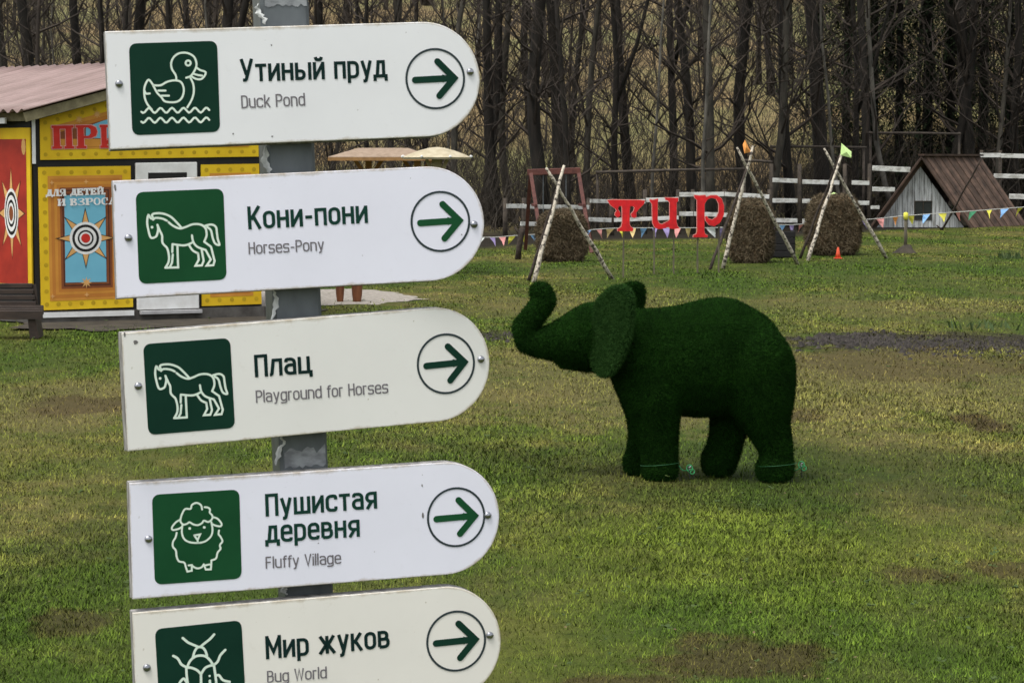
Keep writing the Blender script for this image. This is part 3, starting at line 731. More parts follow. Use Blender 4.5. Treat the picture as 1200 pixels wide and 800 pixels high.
BOARDS = [
 dict(TL=(123, 37), BL=(129.5, 175.5), TR=(510, 25.5), end=562.5, endy=97, face='board_cool', icon='duck', sq=[(151, 51.3), (254.3, 48), (155, 158.7)], sqm='dark_green', tm='text_dark',
      circ=(510, 92.5), bolts=[(139.5, 98.5), (551, 84.5)], dy=0,
      text=[('Утиный пруд', BOLD, (281.7, 96.2), (453.5, 90.8), 25.8), ('Duck Pond', LIGHT, (283, 127.2), (357.7, 124.0), 14.6)],
      label='topmost white direction sign with green duck pictogram reading Утиный пруд, Duck Pond'),
 dict(TL=(132, 212), BL=(137, 350), TR=(520, 194.5), end=567.5, endy=262, face='board_lilac', icon='horse', sq=[(158.8, 225.3), (261.7, 221), (163, 332.7)], sqm='mid_green', tm='text_green',
      circ=(516, 259.5), bolts=[(150.5, 279), (555.5, 263)], dy=.003,
      text=[('Кони-пони', BOLD, (291, 268.9), (431.3, 261.2), 26), ('Horses-Pony', LIGHT, (291.5, 298), (380, 293.5), 13.6)],
      label='second white direction sign from top with horse pictogram reading Кони-пони, Horses-Pony'),
 dict(TL=(142.5, 390), BL=(150, 528.7), TR=(510, 360.5), end=573.5, endy=420, face='board_warm', yaw=19, icon='horse', sq=[(167.5, 403), (269.5, 395.8), (173.8, 509.5)], sqm='dark_green', tm='text_dark',
      circ=(522.5, 426), bolts=[(162, 452.5), (563.5, 421)], dy=-.002,
      text=[('Плац', BOLD, (298.7, 442), (365, 437), 25.5), ('Playground for Horses', LIGHT, (300, 471.7), (455, 460.3), 14)],
      label='middle white direction sign with horse pictogram reading Плац, Playground for Horses'),
 dict(TL=(151.5, 565.7), yaw=16.5, BL=(155.5, 702), TR=(530, 541), end=585, endy=600, face='board_lilac', icon='sheep', sq=[(178, 579.3), (280.3, 573), (181.3, 684.7)], sqm='mid_green', tm='text_green',
      circ=(534.5, 605.5), bolts=[(174, 631.5), (571.5, 603.5)], dy=.002,
      text=[('Пушистая', BOLD, (311.3, 604.9), (442, 595.3), 26), ('деревня', BOLD, (311.5, 636), (421.7, 628.2), 26), ('Fluffy Village', LIGHT, (311.3, 665.8), (399.7, 659.8), 13.8)],
      label='fourth white direction sign from top with sheep pictogram reading Пушистая деревня, Fluffy Village'),
 dict(TL=(155, 717.5), yaw=16, BL=(161, 856), TR=(525, 687), end=587, endy=752, face='board_cream', icon='beetle', sq=[(181.3, 736.5), (282.7, 726), (187.6, 842)], sqm='dark_green', tm='text_dark',
      circ=(534.5, 750.5), bolts=[(172, 782), (574, 744)], dy=-.001,
      text=[('Мир жуков', BOLD, (311.7, 771.9), (456.8, 758.3), 26.3), ('Bug World', LIGHT, (313, 799.5), (383, 794.0), 13.6)],
      label='lowest cream white direction sign with beetle pictogram reading Мир жуков, Bug World'),
]
M['chip'] = simple('exposed_grey_core', (.22, .21, .2), .9, (.08, .08, .08), 90)
BOARDS[0]['chips'] = [(273, 157, 1, 1), (318, 53, 1, 1), (319, 160, 1.2, .8)]
BOARDS[2]['chips'] = [(159, 401, 3, 2.2), (146, 392, 1.2, 3), (532, 364, .8, .8)]
BOARDS[3]['chips'] = [(495.5, 603.5, 1.2, 4), (494.5, 568.5, .9, 1.6), (373, 636, .8, .8)]
BOARDS[1]['chips'] = [(541, 275, .8, .8), (135, 220, 1.2, 4)]
for bd in BOARDS:
    yw = R(bd.get('yaw', 13.5)); byb = Vector((-math.sin(yw), math.cos(yw), 0))
    P0 = post_c + by * bd['dy']
    q = lambda x, y: onplane(x, y, P0, byb)
    TL, BL, TR = q(*bd['TL']), q(*bd['BL']), q(*bd['TR'])
    ex = (TR - TL).normalized(); ezv = byb.cross(ex) * -1
    if ezv.z < 0: ezv = -ezv
    mat3 = Matrix((ex, byb, ezv)).transposed()
    org = BL
    e = empty('direction_sign', org, bd['label'], 'sign', 'arrow signs bolted to the grey post', mat3.to_euler())
    def lc(x, y):
        v = q(x, y) - org; return (v.dot(ex), v.dot(ezv))
    h = (TL - BL).dot(ezv); x0t = (TL - BL).dot(ex)
    Lx = lc(bd['end'], bd['endy'])[0]; rad = h / 2; sx = Lx - rad
    outl = [(0, 0)] + [(sx + rad * math.sin(t), rad - rad * math.cos(t)) for t in [math.pi * k / 40 for k in range(41)]] + [(x0t, h)]
    # face with an inner loop so the rim can carry grime, bevelled edge, thickness
    T = .031; V = []; Fa = []; mi = []; rim = []
    def loop(inset, y, rv):
        k = len(V); cx, cz = Lx * .5, h / 2
        for i, (x, z) in enumerate(outl):
            a = outl[i - 1]; c = outl[(i + 1) % len(outl)]
            dx, dz = c[0] - a[0], c[1] - a[1]; l = math.hypot(dx, dz); nx, nz_ = -dz / l, dx / l
            f = 1.35 if i in (0, len(outl) - 1) else 1
            V.append((x + nx * inset * f, y, z + nz_ * inset * f)); rim.append(rv)
        return k
    n = len(outl)
    k0 = loop(.014, 0, 0); k1 = loop(.0012, 0, 1); k2 = loop(0, .0012, 1); k3 = loop(0, T, 1); k4 = loop(.001, T + .001, 1)
    Fa.append(tuple(range(k0, k0 + n))); mi.append(0)
    for a, c, m_ in ((k1, k0, 0), (k2, k1, 0), (k3, k2, 1), (k4, k3, 1)):
        for i in range(n):
            j = (i + 1) % n; Fa.append((a + i, a + j, c + j, c + i)); mi.append(m_)
    Fa.append(tuple(range(k4, k4 + n))[::-1]); mi.append(1)
    mesh_obj('panel', V, Fa, [M[bd['face']], M['board_edge']], e, mi=mi, attrs=dict(rim=rim))
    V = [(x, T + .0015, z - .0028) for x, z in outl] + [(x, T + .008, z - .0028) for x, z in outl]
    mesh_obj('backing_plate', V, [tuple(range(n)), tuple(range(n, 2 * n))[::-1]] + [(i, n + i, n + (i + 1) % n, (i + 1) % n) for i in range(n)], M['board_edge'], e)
    # pictogram plate (flat print)
    sq = [lc(*p) for p in bd['sq']]
    a = Vector(sq[0]); ux = Vector(sq[1]) - a; uy = Vector(sq[2]) - a
    pic = bpy.data.objects.new('pictogram', None)
    def icp(u, v): w = a + ux * u + uy * v; return (w.x, w.y)
    rr = [(0, 0), (1, 0), (1, 1), (0, 1)]
    outer = fillet([(x, y) for x, y in rr], .085, True)
    b = MB(); b.sheet([icp(*p) for p in outer][::-1], -.0006)
    po = b.build('pictogram', M[bd['sqm']], e); po['label'] = 'green rounded square with white %s line drawing' % bd['icon']
    corners, sw, smooth_, straight, extra = ICONS[bd['icon']]
    A = Vector(corners[0]); U = Vector(corners[1]) - A; Wv = Vector(corners[2]) - A
    det = U.x * Wv.y - U.y * Wv.x
    def icz(p):
        d = Vector(p) - A; u = (d.x * Wv.y - d.y * Wv.x) / det; v = (U.x * d.y - U.y * d.x) / det; return icp(u, v)
    unit = ux.length / U.length; b = MB(); li = 0
    def stroke(P2, closed=False):
        global li
        V2, F2 = ribbon(P2, sw * unit, closed); b.add([(x, -.0010 - .00003 * (stroke.i % 5), z) for x, z in V2], F2); stroke.i += 1
    stroke.i = 0
    for s_ in smooth_: stroke([icz(p) for p in catmull(s_, False, 4)])
    for s_ in straight: stroke([icz(p) for p in s_])
    for ex_ in extra:
        pts = [icz(p) for p in disc(ex_[1], ex_[2], ex_[3], 14)]
        if ex_[0] == 'ring': stroke(pts, True)
        else: b.sheet(pts, -.0012)
    b.build('line_drawing', M['line_white'], po)
    # lettering
    pxm = h / 138.0
    for txt, fnt, p0, p1, cap in bd['text']:
        t = text_mesh('lettering', txt, fnt, lc(*p0), lc(*p1), cap * pxm * 1.045, M[bd['tm'] if fnt is BOLD else 'text_grey'], e, -.0007)
        t['label'] = ('dark green words ' if fnt is BOLD else 'thin grey words ') + txt
    # arrow in a ring
    c = Vector(lc(*bd['circ'])); r = 35.6 * pxm
    b = MB(); V2, F2 = ribbon(disc(c.x, c.y, r, 48), 2.6 * pxm, True); b.add([(x, -.0008, z) for x, z in V2], F2)
    b.build('arrow_ring', M['ring'], e)
    b = MB(); w = .225 * r
    for i, pp in enumerate(([(-.70, -.02), (.55, 0)], [(.10, .58), (.66, 0), (.12, -.58)])):
        V2, F2 = ribbon([(c.x + x * r, c.y + y * r) for x, y in pp], w); b.add([(x, -.0008 - .0001 * i, z) for x, z in V2], F2)
    b.add([(c.x + x * r, -.00085, c.y + y * r) for x, y in ((.25, .14), (.25, -.14), (.60, 0))], [(0, 2, 1)])
    b.build('arrow', M[bd['sqm']], e)
    for cxp, cyp, cr, cry in bd.get('chips', []):
        c2 = lc(cxp, cyp); b = MB(); b.sheet([(x + random.uniform(-.25, .25) * cr * pxm, z + random.uniform(-.25, .25) * cr * pxm) for x, z in disc(c2[0], c2[1], cr * pxm, 9, cry * pxm)], -.0005); b.build('paint_chip', M['chip'], e)
    for bp in bd['bolts']:
        bc = lc(*bp); V = []; Fa = []; N = 12; rb = 4.7 * pxm
        for k in range(5):
            t = k / 4 * math.pi / 2; rr_ = rb * math.cos(t); yy_ = -.0005 - rb * .62 * math.sin(t)
            for i in range(N): V.append((bc[0] + rr_ * math.cos(2 * math.pi * i / N), yy_, bc[1] + rr_ * math.sin(2 * math.pi * i / N)))
        for k in range(4):
            for i in range(N): Fa.append((k * N + i, k * N + (i + 1) % N, (k + 1) * N + (i + 1) % N, (k + 1) * N + i))
        mesh_obj('bolt', V, Fa, M['zinc'], e, smooth=True)

# ================================================================ ELEPHANT
ES = 12.87 / F / 2.963          # metres per unit of the enlarged photo the shape was read from
ELE = gp(600 + 0, 559.5); ELE.x = (580 + 700 / 2.963 - 600) / F * ELE.y
ele = empty('topiary_elephant', (ELE.x * 1.008, ELE.y + .13, 0), 'dark green artificial turf elephant figure with raised trunk on the lawn', 'topiary')
def sphere_pts(c, r, sy, n=10):
    P = []
    for i in range(n + 1):
        th = math.pi * i / n
        for k in range(16):
            ph = 2 * math.pi * k / 16; P.append((c[0] + r * math.sin(th) * math.cos(ph), c[1] + r * sy * math.sin(th) * math.sin(ph), c[2] + r * math.cos(th)))
    return P
def hull(bm, pts):
    vs = [bm.verts.new(p) for p in pts]
    res = bmesh.ops.convex_hull(bm, input=vs)
    bmesh.ops.delete(bm, geom=[v for v in vs if v.is_valid and not v.link_faces], context='VERTS')
def chain(bm, pts, sy=1.0):
    """pts (zx, zy, depth, r[, sy])"""
    for a, c in zip(pts[:-1], pts[1:]):
        P = []
        for q_ in (a, c):
            s_ = q_[4] if len(q_) > 4 else sy
            P += sphere_pts(((q_[0] - 700) * ES, q_[2] * ES, (740 - q_[1]) * ES), q_[3] * ES, s_)
        hull(bm, P)
def remeshed(bm, name, voxel, iters, fac=.5):
    me = bpy.data.meshes.new(name); bm.to_mesh(me); bm.free()
    o = link(bpy.data.objects.new(name + '_tmp', me))
    m = o.modifiers.new('r', 'REMESH'); m.mode = 'VOXEL'; m.voxel_size = voxel
    s_ = o.modifiers.new('s', 'SMOOTH'); s_.factor = fac; s_.iterations = iters
    dg = bpy.context.evaluated_depsgraph_get(); ev = o.evaluated_get(dg)
    out = bpy.data.meshes.new_from_object(ev, depsgraph=dg); out.name = name
    bpy.data.objects.remove(o); bpy.data.meshes.remove(me)
    return out
bm = bmesh.new()
chain(bm, [(134, 98, 0, 17), (146, 88, 0, 24), (162, 98, 0, 34), (170, 126, 0, 38), (138, 172, 0, 39), (98, 222, 0, 39), (112, 268, 0, 41), (155, 276, 0, 48), (205, 272, 0, 60), (275, 262, 0, 86), (345, 252, 0, 116)], .9)
chain(bm, [(245, 322, 0, 40), (330, 328, 0, 46), (400, 320, 0, 50)], .8)
chain(bm, [(345, 252, 0, 112), (410, 262, 0, 108), (490, 285, 0, 128)], .85)
chain(bm, [(490, 287, 0, 128, .85), (600, 335, 0, 180, .78), (700, 335, 0, 196, .78), (780, 324, 0, 205, .78), (840, 322, 0, 172, .8), (868, 345, 0, 150, .85)])
chain(bm, [(520, 360, -40, 110), (548, 450, -58, 98), (563, 540, -62, 74), (567, 610, -62, 65), (573, 680, -62, 58), (573, 712, -62, 62)], .95)
chain(bm, [(500, 370, 50, 96), (528, 520, 64, 66), (530, 600, 66, 56), (520, 680, 66, 55), (512, 705, 66, 60)], .95)
chain(bm, [(885, 350, -30, 150), (925, 460, -52, 112), (945, 545, -62, 76), (973, 620, -62, 58), (982, 672, -62, 52), (974, 712, -62, 64)], .9)
chain(bm, [(870, 400, 45, 130), (840, 520, 62, 78), (820, 600, 64, 60), (806, 660, 64, 58), (790, 700, 64, 61)], .9)
bme = remeshed(bm, 'body', .009, 14)
bme.materials.append(M['turf_body'])
body = link(bpy.data.objects.new('body', bme), ele)
for v in bme.vertices:
    if v.co.z < -.004: v.co.z = -.004
for p in bme.polygons: p.use_smooth = True
bm = bmesh.new()
chain(bm, [(968, 245, 0, 10), (1006, 290, 0, 14), (1028, 345, 0, 17), (1034, 420, 0, 14), (1029, 495, 0, 8)])
tme = remeshed(bm, 'tail', .007, 4); tme.materials.append(M['turf_body'])
tail = link(bpy.data.objects.new('tail', tme), ele)
def ear(side):
    outl = [(345, 135), (372, 95), (405, 70), (440, 66), (464, 88), (470, 130), (466, 200), (450, 280), (418, 350), (388, 380), (356, 376), (337, 340), (333, 280), (338, 200)]
    if side > 0: outl = [(x + 62, y - 6 + (y - 100) * -.35) for x, y in outl]
    outl = catmull(outl, True, 3)
    bm = bmesh.new(); n = len(outl)
    cx = sum(p[0] for p in outl) / n
    def dep(x):
        return side * (90 + 1.05 * max(0, x - (345 if side < 0 else 405)))
    rings = []
    for lay, (inset, th) in enumerate(((.93, 12), (1.0, 4), (1.0, -4), (.93, -12))):
        cyv = sum(p[1] for p in outl) / n
        rings.append([bm.verts.new((((cx + (x - cx) * inset) - 700) * ES, (dep(x) - side * th) * ES, (740 - (cyv + (y - cyv) * inset)) * ES)) for x, y in outl])
    for a, c in zip(rings[:-1], rings[1:]):
        for i in range(n): bm.faces.new((a[i], a[(i + 1) % n], c[(i + 1) % n], c[i]))
    bm.faces.new(rings[0][::-1]); bm.faces.new(rings[-1])
    bmesh.ops.triangulate(bm, faces=bm.faces[:]); bmesh.ops.recalc_face_normals(bm, faces=bm.faces[:])
    me = remeshed(bm, 'ear', .006, 6); me.materials.append(M['turf_body'])
    return link(bpy.data.objects.new('ear', me), ele)
ear_n = ear(-1); ear_f = ear(1)
def pile(me, N, L, W, mat, name='turf_pile'):
    me.calc_loop_triangles()
    nt = len(me.loop_triangles); tri = np.zeros(nt * 3, dtype=np.int32); me.loop_triangles.foreach_get('vertices', tri); tri = tri.reshape(-1, 3)
    co = np.zeros(len(me.vertices) * 3, dtype=np.float32); me.vertices.foreach_get('co', co); co = co.reshape(-1, 3)
    A, B, C_ = co[tri[:, 0]], co[tri[:, 1]], co[tri[:, 2]]
    nr = np.cross(B - A, C_ - A); ar = np.linalg.norm(nr, axis=1); nrn = nr / (ar[:, None] + 1e-12)
    ch = RNG.choice(nt, N, p=ar / ar.sum()); u = RNG.random(N); v = RNG.random(N); fl = u + v > 1; u[fl] = 1 - u[fl]; v[fl] = 1 - v[fl]
    P = A[ch] + (B - A)[ch] * u[:, None] + (C_ - A)[ch] * v[:, None]; Nn = nrn[ch]
    g = RNG.normal(size=(N, 3)); g -= (g * Nn).sum(1)[:, None] * Nn; g /= np.linalg.norm(g, axis=1)[:, None]
    d = Nn * (.35 + .5 * RNG.random(N))[:, None] + g * .62 + np.array([0, 0, -.28]); d /= np.linalg.norm(d, axis=1)[:, None]
    l = L * (.6 + .7 * RNG.random(N)); s_ = np.cross(d, Nn + RNG.normal(size=(N, 3)) * .25); s_ /= np.linalg.norm(s_, axis=1)[:, None]
    V = np.stack([P - s_ * W, P + s_ * W, P + d * l[:, None]], 1).reshape(-1, 3)
    return fast_mesh(name, V, np.arange(3 * N).reshape(-1, 3), mat, dict(rnd=np.repeat(RNG.random(N), 3)))
for src, N, mt in ((bme, 230000, 'pile'), (tme, 9000, 'pile'), (ear_n.data, 32000, 'pile_ear'), (ear_f.data, 16000, 'pile')):
    o = link(bpy.data.objects.new('turf_pile', pile(src, N, .021, .0021, M[mt])), ele); o['kind'] = 'stuff'
# anchor cords and pegs at the feet
def anchor(px, py, fx, fy, label, Y=12.7):
    p = gp(px, py); t = empty('anchor_cord', (p.x, p.y, 0), label, 'cord', 'green anchor cords at the elephant feet')
    f = at(fx, fy, p.y + .05) - Vector((p.x, p.y, 0))
    pts = [f, f * .55 + Vector((0, -.01, -.01)), Vector((.005, 0, .035))]
    V, Fa = tube(catmull([tuple(v) for v in pts]), .0035, 6); mesh_obj('cord', V, Fa, M['rope_green'], t, smooth=True)
    for (cx, cz, r) in ((.0, .040, .016), (.014, .022, .012)):
        V, Fa = tube([(cx + r * math.cos(a_), .004 * math.sin(3 * a_), cz + r * math.sin(a_) * 1.2) for a_ in [2 * math.pi * k / 14 for k in range(15)]], .0035, 5)
        mesh_obj('knot_loop', V, Fa, M['rope_green'], t, smooth=True)
    b = MB(); b.tube([(0.002, 0, -.03), (0, 0, .03), (-.006, 0, .045), (.008, 0, .05)], .004, 6); b.build('peg', M['zinc'], t)
anchor(808, 557, 793, 541, 'pale green anchor cord and peg beside the elephant\'s near front foot')
anchor(939, 553, 925, 545, 'green anchor cord and peg behind the elephant\'s near hind foot')
def leg_ring(cx, zy, r, dep):
    V, Fa = tube([((cx - 700) * ES + r * ES * math.cos(a_), dep * ES + r * .95 * ES * math.sin(a_), (740 - zy) * ES + .01 * math.cos(a_ * 1 + .5)) for a_ in [2 * math.pi * k / 24 for k in range(25)]], .0020, 5)
    mesh_obj('ankle_cord', V, Fa, M['rope_dark'], ele, smooth=True)
leg_ring(573, 694, 68, -62); leg_ring(980, 696, 69, -62)

# ================================================================ KIOSK (shooting gallery booth)
KA = R(24)
KC = gp(42, 378); KC.z = 0
ku = Vector((math.cos(KA), math.sin(KA), 0)); kv = Vector((-math.sin(KA), math.cos(KA), 0))
kiosk = empty('kiosk', KC, 'brightly painted yellow and black shooting kiosk with pink corrugated roof, at left', 'kiosk', rot=(0, 0, KA))
def fk(x, y, off=0.0):           # front wall: pixel -> local (x, z)
    p = onplane(x, y, KC - kv * off, kv) - KC; return (p.dot(ku), p.z)
SA = math.atan2(.634, -.773); sv = Vector((math.cos(SA), math.sin(SA), 0)); sn_ = Vector((sv.y, -sv.x, 0)); SROT = SA - (KA + R(90))
def sk(x, y, off=0.0):           # left side wall: pixel -> local (y, z)
    p = onplane(x, y, KC, sn_) - KC; return (p.dot(sv), p.z)
Wk = fk(306, 300)[0]; Dk = 4.6
eE = fk(28, 134, .22); eR = fk(322, 55, .22); xtop = fk(243, 76, .22)[0]
slope = (eR[1] - eE[1]) / (eR[0] - eE[0])
roofz = lambda x: eE[1] + (min(x, xtop) - eE[0]) * slope
b = MB()
wallp = [(0, .12), (Wk, .12), (Wk, roofz(Wk) - .05), (xtop, roofz(xtop) - .05), (0, roofz(0) - .05)]
b.prism(wallp, 0, .08); b.build('front_wall', M['black'], kiosk)
b = MB(); b.box((0, .04, .12), (.06, Dk - .1, roofz(0) - .06)); b.build('side_wall', M['black'], kiosk).rotation_euler = (0, 0, SROT)
lbx, lby = -(Dk - .1) * math.sin(SROT), (Dk - .1) * math.cos(SROT)
b = MB(); b.box((Wk - .06, .08, .12), (Wk, lby, roofz(Wk) - .10)); b.build('side_wall', M['black'], kiosk)
b = MB(); b.prism([(lbx + .06, .12), (Wk - .06, .12), (Wk - .06, roofz(Wk) - .1), (lbx + (xtop), roofz(xtop) - .06), (lbx + 0.06, roofz(0) - .06)], lby - .06, lby); b.build('back_wall', M['black'], kiosk)
b = MB(); b.add([(-.02, -.03, 0), (Wk + .02, -.03, 0), (Wk + .02, lby, 0), (lbx, lby, 0), (-.02, -.03, .115), (Wk + .02, -.03, .115), (Wk + .02, lby, .115), (lbx, lby, .115)], [(0, 3, 2, 1), (4, 5, 6, 7), (0, 1, 5, 4), (1, 2, 6, 5), (2, 3, 7, 6), (3, 0, 4, 7)]); b.build('plinth', simple('plinth_dark_concrete', (.10, .095, .085), .9, (.05, .045, .04), 6), kiosk)
def fquad(px, y, off=0.0): return [fk(*p) for p in px]
def panel_box(name, quad, y0, y1, mat, bevel=0.0, parent=kiosk):
    b = MB(); b.prism(quad[::-1], y0, y1); return b.build(name, mat, parent, bevel=bevel)
def inset(poly, d):
    cx = sum(p[0] for p in poly) / len(poly); cz = sum(p[1] for p in poly) / len(poly)
    n = len(poly); out = []
    for i in range(n):
        a = Vector(poly[i - 1]); p = Vector(poly[i]); c = Vector(poly[(i + 1) % n])
        d1 = (p - a).normalized(); d2 = (c - p).normalized(); n1 = Vector((-d1.y, d1.x)); n2 = Vector((-d2.y, d2.x))
        if n1.dot(Vector((cx, cz)) - p) < 0: n1 = -n1
        if n2.dot(Vector((cx, cz)) - p) < 0: n2 = -n2
        m = (n1 + n2); m = m / max(.3, m.dot(n1)); out.append((p.x + m.x * d, p.y + m.y * d))
    return out
def dots_along(poly, d, step, r):
    ins = inset(poly, d); P = []
    for i in range(len(ins)):
        a = Vector(ins[i]); c = Vector(ins[(i + 1) % len(ins)]); n = max(1, round((c - a).length / step))
        for k in range(n): q = a.lerp(c, k / n); P.append((q.x, q.y))
    b = MB()
    for x, z in P: b.sheet(disc(x, z, r, 10), 0)
    return b
def layer(poly, y, mat, name, parent, side=None):
    """flat print layer; side='x' puts it on the left wall (poly given in y,z)"""
    b = MB()
    if side: b.add([(-y_, x, z) for (x, z), y_ in zip(poly, [-y] * len(poly))], [tuple(range(len(poly)))])
    else: b.sheet(poly, y)
    return b.build(name, mat, parent)
# gable panel
g0 = fk(47, 187.5); g1 = fk(302.5, 183.5)
gable = [g0, g1, (g1[0], roofz(g1[0]) - .10), (xtop, roofz(xtop) - .10), (g0[0], roofz(g0[0]) - .10)]
gp_ = panel_box('gable_panel', gable, -.02, 0, M['yellow'])
d_ = dots_along(gable, .055, .135, .022); d_.V = [(x, -.0215, z) for x, y, z in d_.V]; d_.build('dot_border', M['dot'], gp_)['kind'] = 'stuff'
layer(inset(gable, .11), -.0222, M['orange2'], 'orange_band', gp_)
layer(inset(gable, .15), -.0234, M['orange'], 'orange_band', gp_)
layer(inset(gable, .19), -.0246, M['brown1'], 'brown_band', gp_)
blue = [fk(84, 178), fk(290, 176), fk(290, 120), fk(165, 120), fk(128, 140), fk(100, 149)]
blue = [fk(100, 162), fk(290, 162), fk(290, 120), fk(165, 126), fk(128, 139), fk(100, 149)]
layer(blue, -.0256, M['skyblue'], 'blue_field', gp_)
layer([fk(62, 172), fk(290, 172), fk(290, 163), fk(62, 163)], -.0258, M['orange2'], 'orange_band', gp_)
for sx_, sy_ in ((92, 140), (113, 134)): layer(star(*fk(sx_, sy_), .05, .018, 8), -.027, M['sand'], 'star', gp_)
# ПРИ in slab letters
def slab(ch, x0, y0, x1, y1):
    """returns polygons in unit box"""
    B = lambda a, b_, c, d: [(a, b_), (c, b_), (c, d), (a, d)]
    if ch == 'П': return [B(.08, 0, .36, 1), B(.64, 0, .92, 1), B(.08, .86, .92, 1), B(0, 0, .44, .10), B(.56, 0, 1, .10), B(0, .9, 1, 1)]
    if ch == 'Р':
        bowl = [(.36, 1), (.70, 1), (.92, .90), (.99, .72), (.92, .54), (.70, .44), (.36, .44), (.36, .54), (.58, .54), (.68, .64), (.68, .80), (.58, .90), (.36, .90)]
        return [B(.08, 0, .36, 1), bowl, B(0, 0, .46, .10), B(0, .9, .4, 1)]
    if ch == 'И': return [B(.06, 0, .30, 1), B(.70, 0, .94, 1), [(.30, .12), (.30, .30), (.70, .88), (.70, .70)], B(0, 0, .38, .10), B(.62, 0, 1, .10), B(0, .9, .38, 1), B(.62, .9, 1, 1)]
    if ch == 'Д': return [[(.14, .12), (.40, 1), (.62, 1), (.40, .12)][::1], [(.62, .12), (.62, 1), (.86, 1), (.86, .12)], B(.36, .88, .70, 1), B(0, .04, 1, .18), B(0, -.14, .10, .1), B(.9, -.14, 1, .1)]
    if ch == 'Л': return [[(.06, 0), (.36, 1), (.52, 1), (.26, 0)], B(.62, 0, .88, 1), B(.36, .88, .7, 1), B(0, 0, .32, .1), B(.54, 0, .98, .1)]
    if ch == 'Я': return [B(.66, 0, .92, 1), [(.66, 1), (.34, 1), (.1, .88), (.06, .7), (.16, .52), (.66, .46), (.66, .56), (.42, .6), (.34, .7), (.4, .88), (.66, .9)], [(.1, 0), (.34, 0), (.62, .48), (.40, .48)], B(.58, 0, 1, .1), B(0, 0, .3, .1)]
    if ch == 'Е': return [B(.08, 0, .36, 1), B(0, .88, .9, 1), B(0, 0, .9, .12), B(.3, .46, .66, .56), B(.8, .72, .9, 1), B(.8, 0, .9, .28), B(.58, .36, .68, .66)]
    if ch == 'Т': return [B(.36, 0, .64, 1), B(0, .88, 1, 1), B(0, .68, .1, .9), B(.9, .68, 1, .9), B(.24, 0, .76, .1)]
    if ch == 'Й': return slab('И', 0, 0, 0, 0) + [B(.3, 1.08, .7, 1.18)]
    if ch == ',': return [[(.2, .0), (.6, .0), (.6, .18), (.2, .18)], [(.4, .0), (.6, .0), (.3, -.2)]]
    if ch == 'В': return [B(.08, 0, .36, 1), [(.36, 1), (.7, 1), (.86, .86), (.84, .64), (.66, .54), (.9, .42), (.94, .16), (.72, 0), (.36, 0), (.36, .12), (.6, .12), (.66, .3), (.56, .44), (.36, .48), (.36, .58), (.54, .6), (.6, .76), (.54, .88), (.36, .9)], B(0, 0, .3, .1), B(0, .9, .3, 1)]
    if ch == 'З': return [[(.1, .95), (.5, 1.02), (.86, .88), (.84, .64), (.62, .53), (.9, .42), (.92, .14), (.5, -.03), (.06, .06), (.1, .26), (.2, .26), (.3, .1), (.55, .1), (.64, .3), (.54, .46), (.3, .48), (.3, .58), (.5, .6), (.58, .76), (.5, .92), (.28, .9), (.18, .74), (.1, .74)]]
    if ch == 'О': return [[(.5 + .46 * math.cos(t), .5 + .52 * math.sin(t)) for t in [math.pi * k / 8 for k in range(17)]] + [(.5 + .2 * math.cos(t), .5 + .40 * math.sin(t)) for t in [math.pi * k / 8 for k in range(16, -1, -1)]]]
    if ch == 'С': return [[(.5 + .46 * math.cos(t), .5 + .52 * math.sin(t)) for t in [math.pi * (.22 + .097 * k) for k in range(17)]] + [(.55 + .24 * math.cos(t), .5 + .40 * math.sin(t)) for t in [math.pi * (.22 + .097 * k) for k in range(16, -1, -1)]], B(.78, .62, .88, .98)]
    return []
def slab_text(name, txt, p0, p1, cap, mat, parent, y, gap=.12, grow=0.0, widths={}):
    d = Vector((p1[0] - p0[0], p1[1] - p0[1])); tot = 0; cells = []
    for ch in txt:
        if ch == ' ': tot += .55; continue
        w = widths.get(ch, .25 if ch == ',' else .9); cells.append((ch, tot, w)); tot += w + gap
    tot -= gap; ux_ = d / tot; n = Vector((-d.y, d.x)).normalized(); b = MB(); i = 0
    for ch, o_, w in cells:
        for poly in slab(ch, 0, 0, 0, 0):
            cxp = sum(p[0] for p in poly) / len(poly); czp = sum(p[1] for p in poly) / len(poly)
            P3 = []
            for x, z in poly:
                q_ = Vector(p0) + ux_ * (o_ + x * w) + n * (z * cap)
                if grow:
                    q_ += Vector((1 if x > cxp else -1, 1 if z > czp else -1)) * grow
                P3.append((q_.x, y - .00012 * (i % 6), q_.y))
            b.add(P3, [tuple(range(len(P3)))]); i += 1
    return b.build(name, mat, parent)
cap = (fk(60, 147)[1] - fk(60, 174)[1])
slab_text('letter_outline', 'ПРИ', fk(60.5, 174.5), fk(142, 173), cap, M['f_pink'], gp_, -.028, grow=.008, gap=.1)
slab_text('lettering', 'ПРИ', fk(60.5, 174.5), fk(142, 173), cap, M['pred'], gp_, -.031, gap=.1)['label'] = 'large red slab letters ПРИ with pale outline'
# left poster panel
pq = [fk(48, 363.5), fk(155.5, 359.5), fk(152.5, 194.5), fk(44.5, 196)]
pp_ = panel_box('poster_panel', pq, -.02, 0, M['yellow']); pp_['label'] = 'yellow framed poster panel with blue field, star target and white words'
d_ = dots_along(pq, .06, .135, .024); d_.V = [(x, -.0215, z) for x, y, z in d_.V]; d_.build('dot_border', M['dot'], pp_)['kind'] = 'stuff'
for i, (dd, mt) in enumerate(((.095, 'orange2'), (.125, 'orange'), (.16, 'orange2'), (.19, 'orange'), (.22, 'brown1'), (.245, 'brown2'), (.26, 'brown1'), (.285, 'brown2'))):
    layer(inset(pq, dd), -.0222 - .0009 * i, M[mt], 'frame_band', pp_)
bl = [fk(76, 331), fk(124, 330), fk(122.5, 228), fk(74.5, 229)]
layer(bl, -.0300, M['skyblue'], 'blue_field', pp_)
sc = fk(99.5, 279)
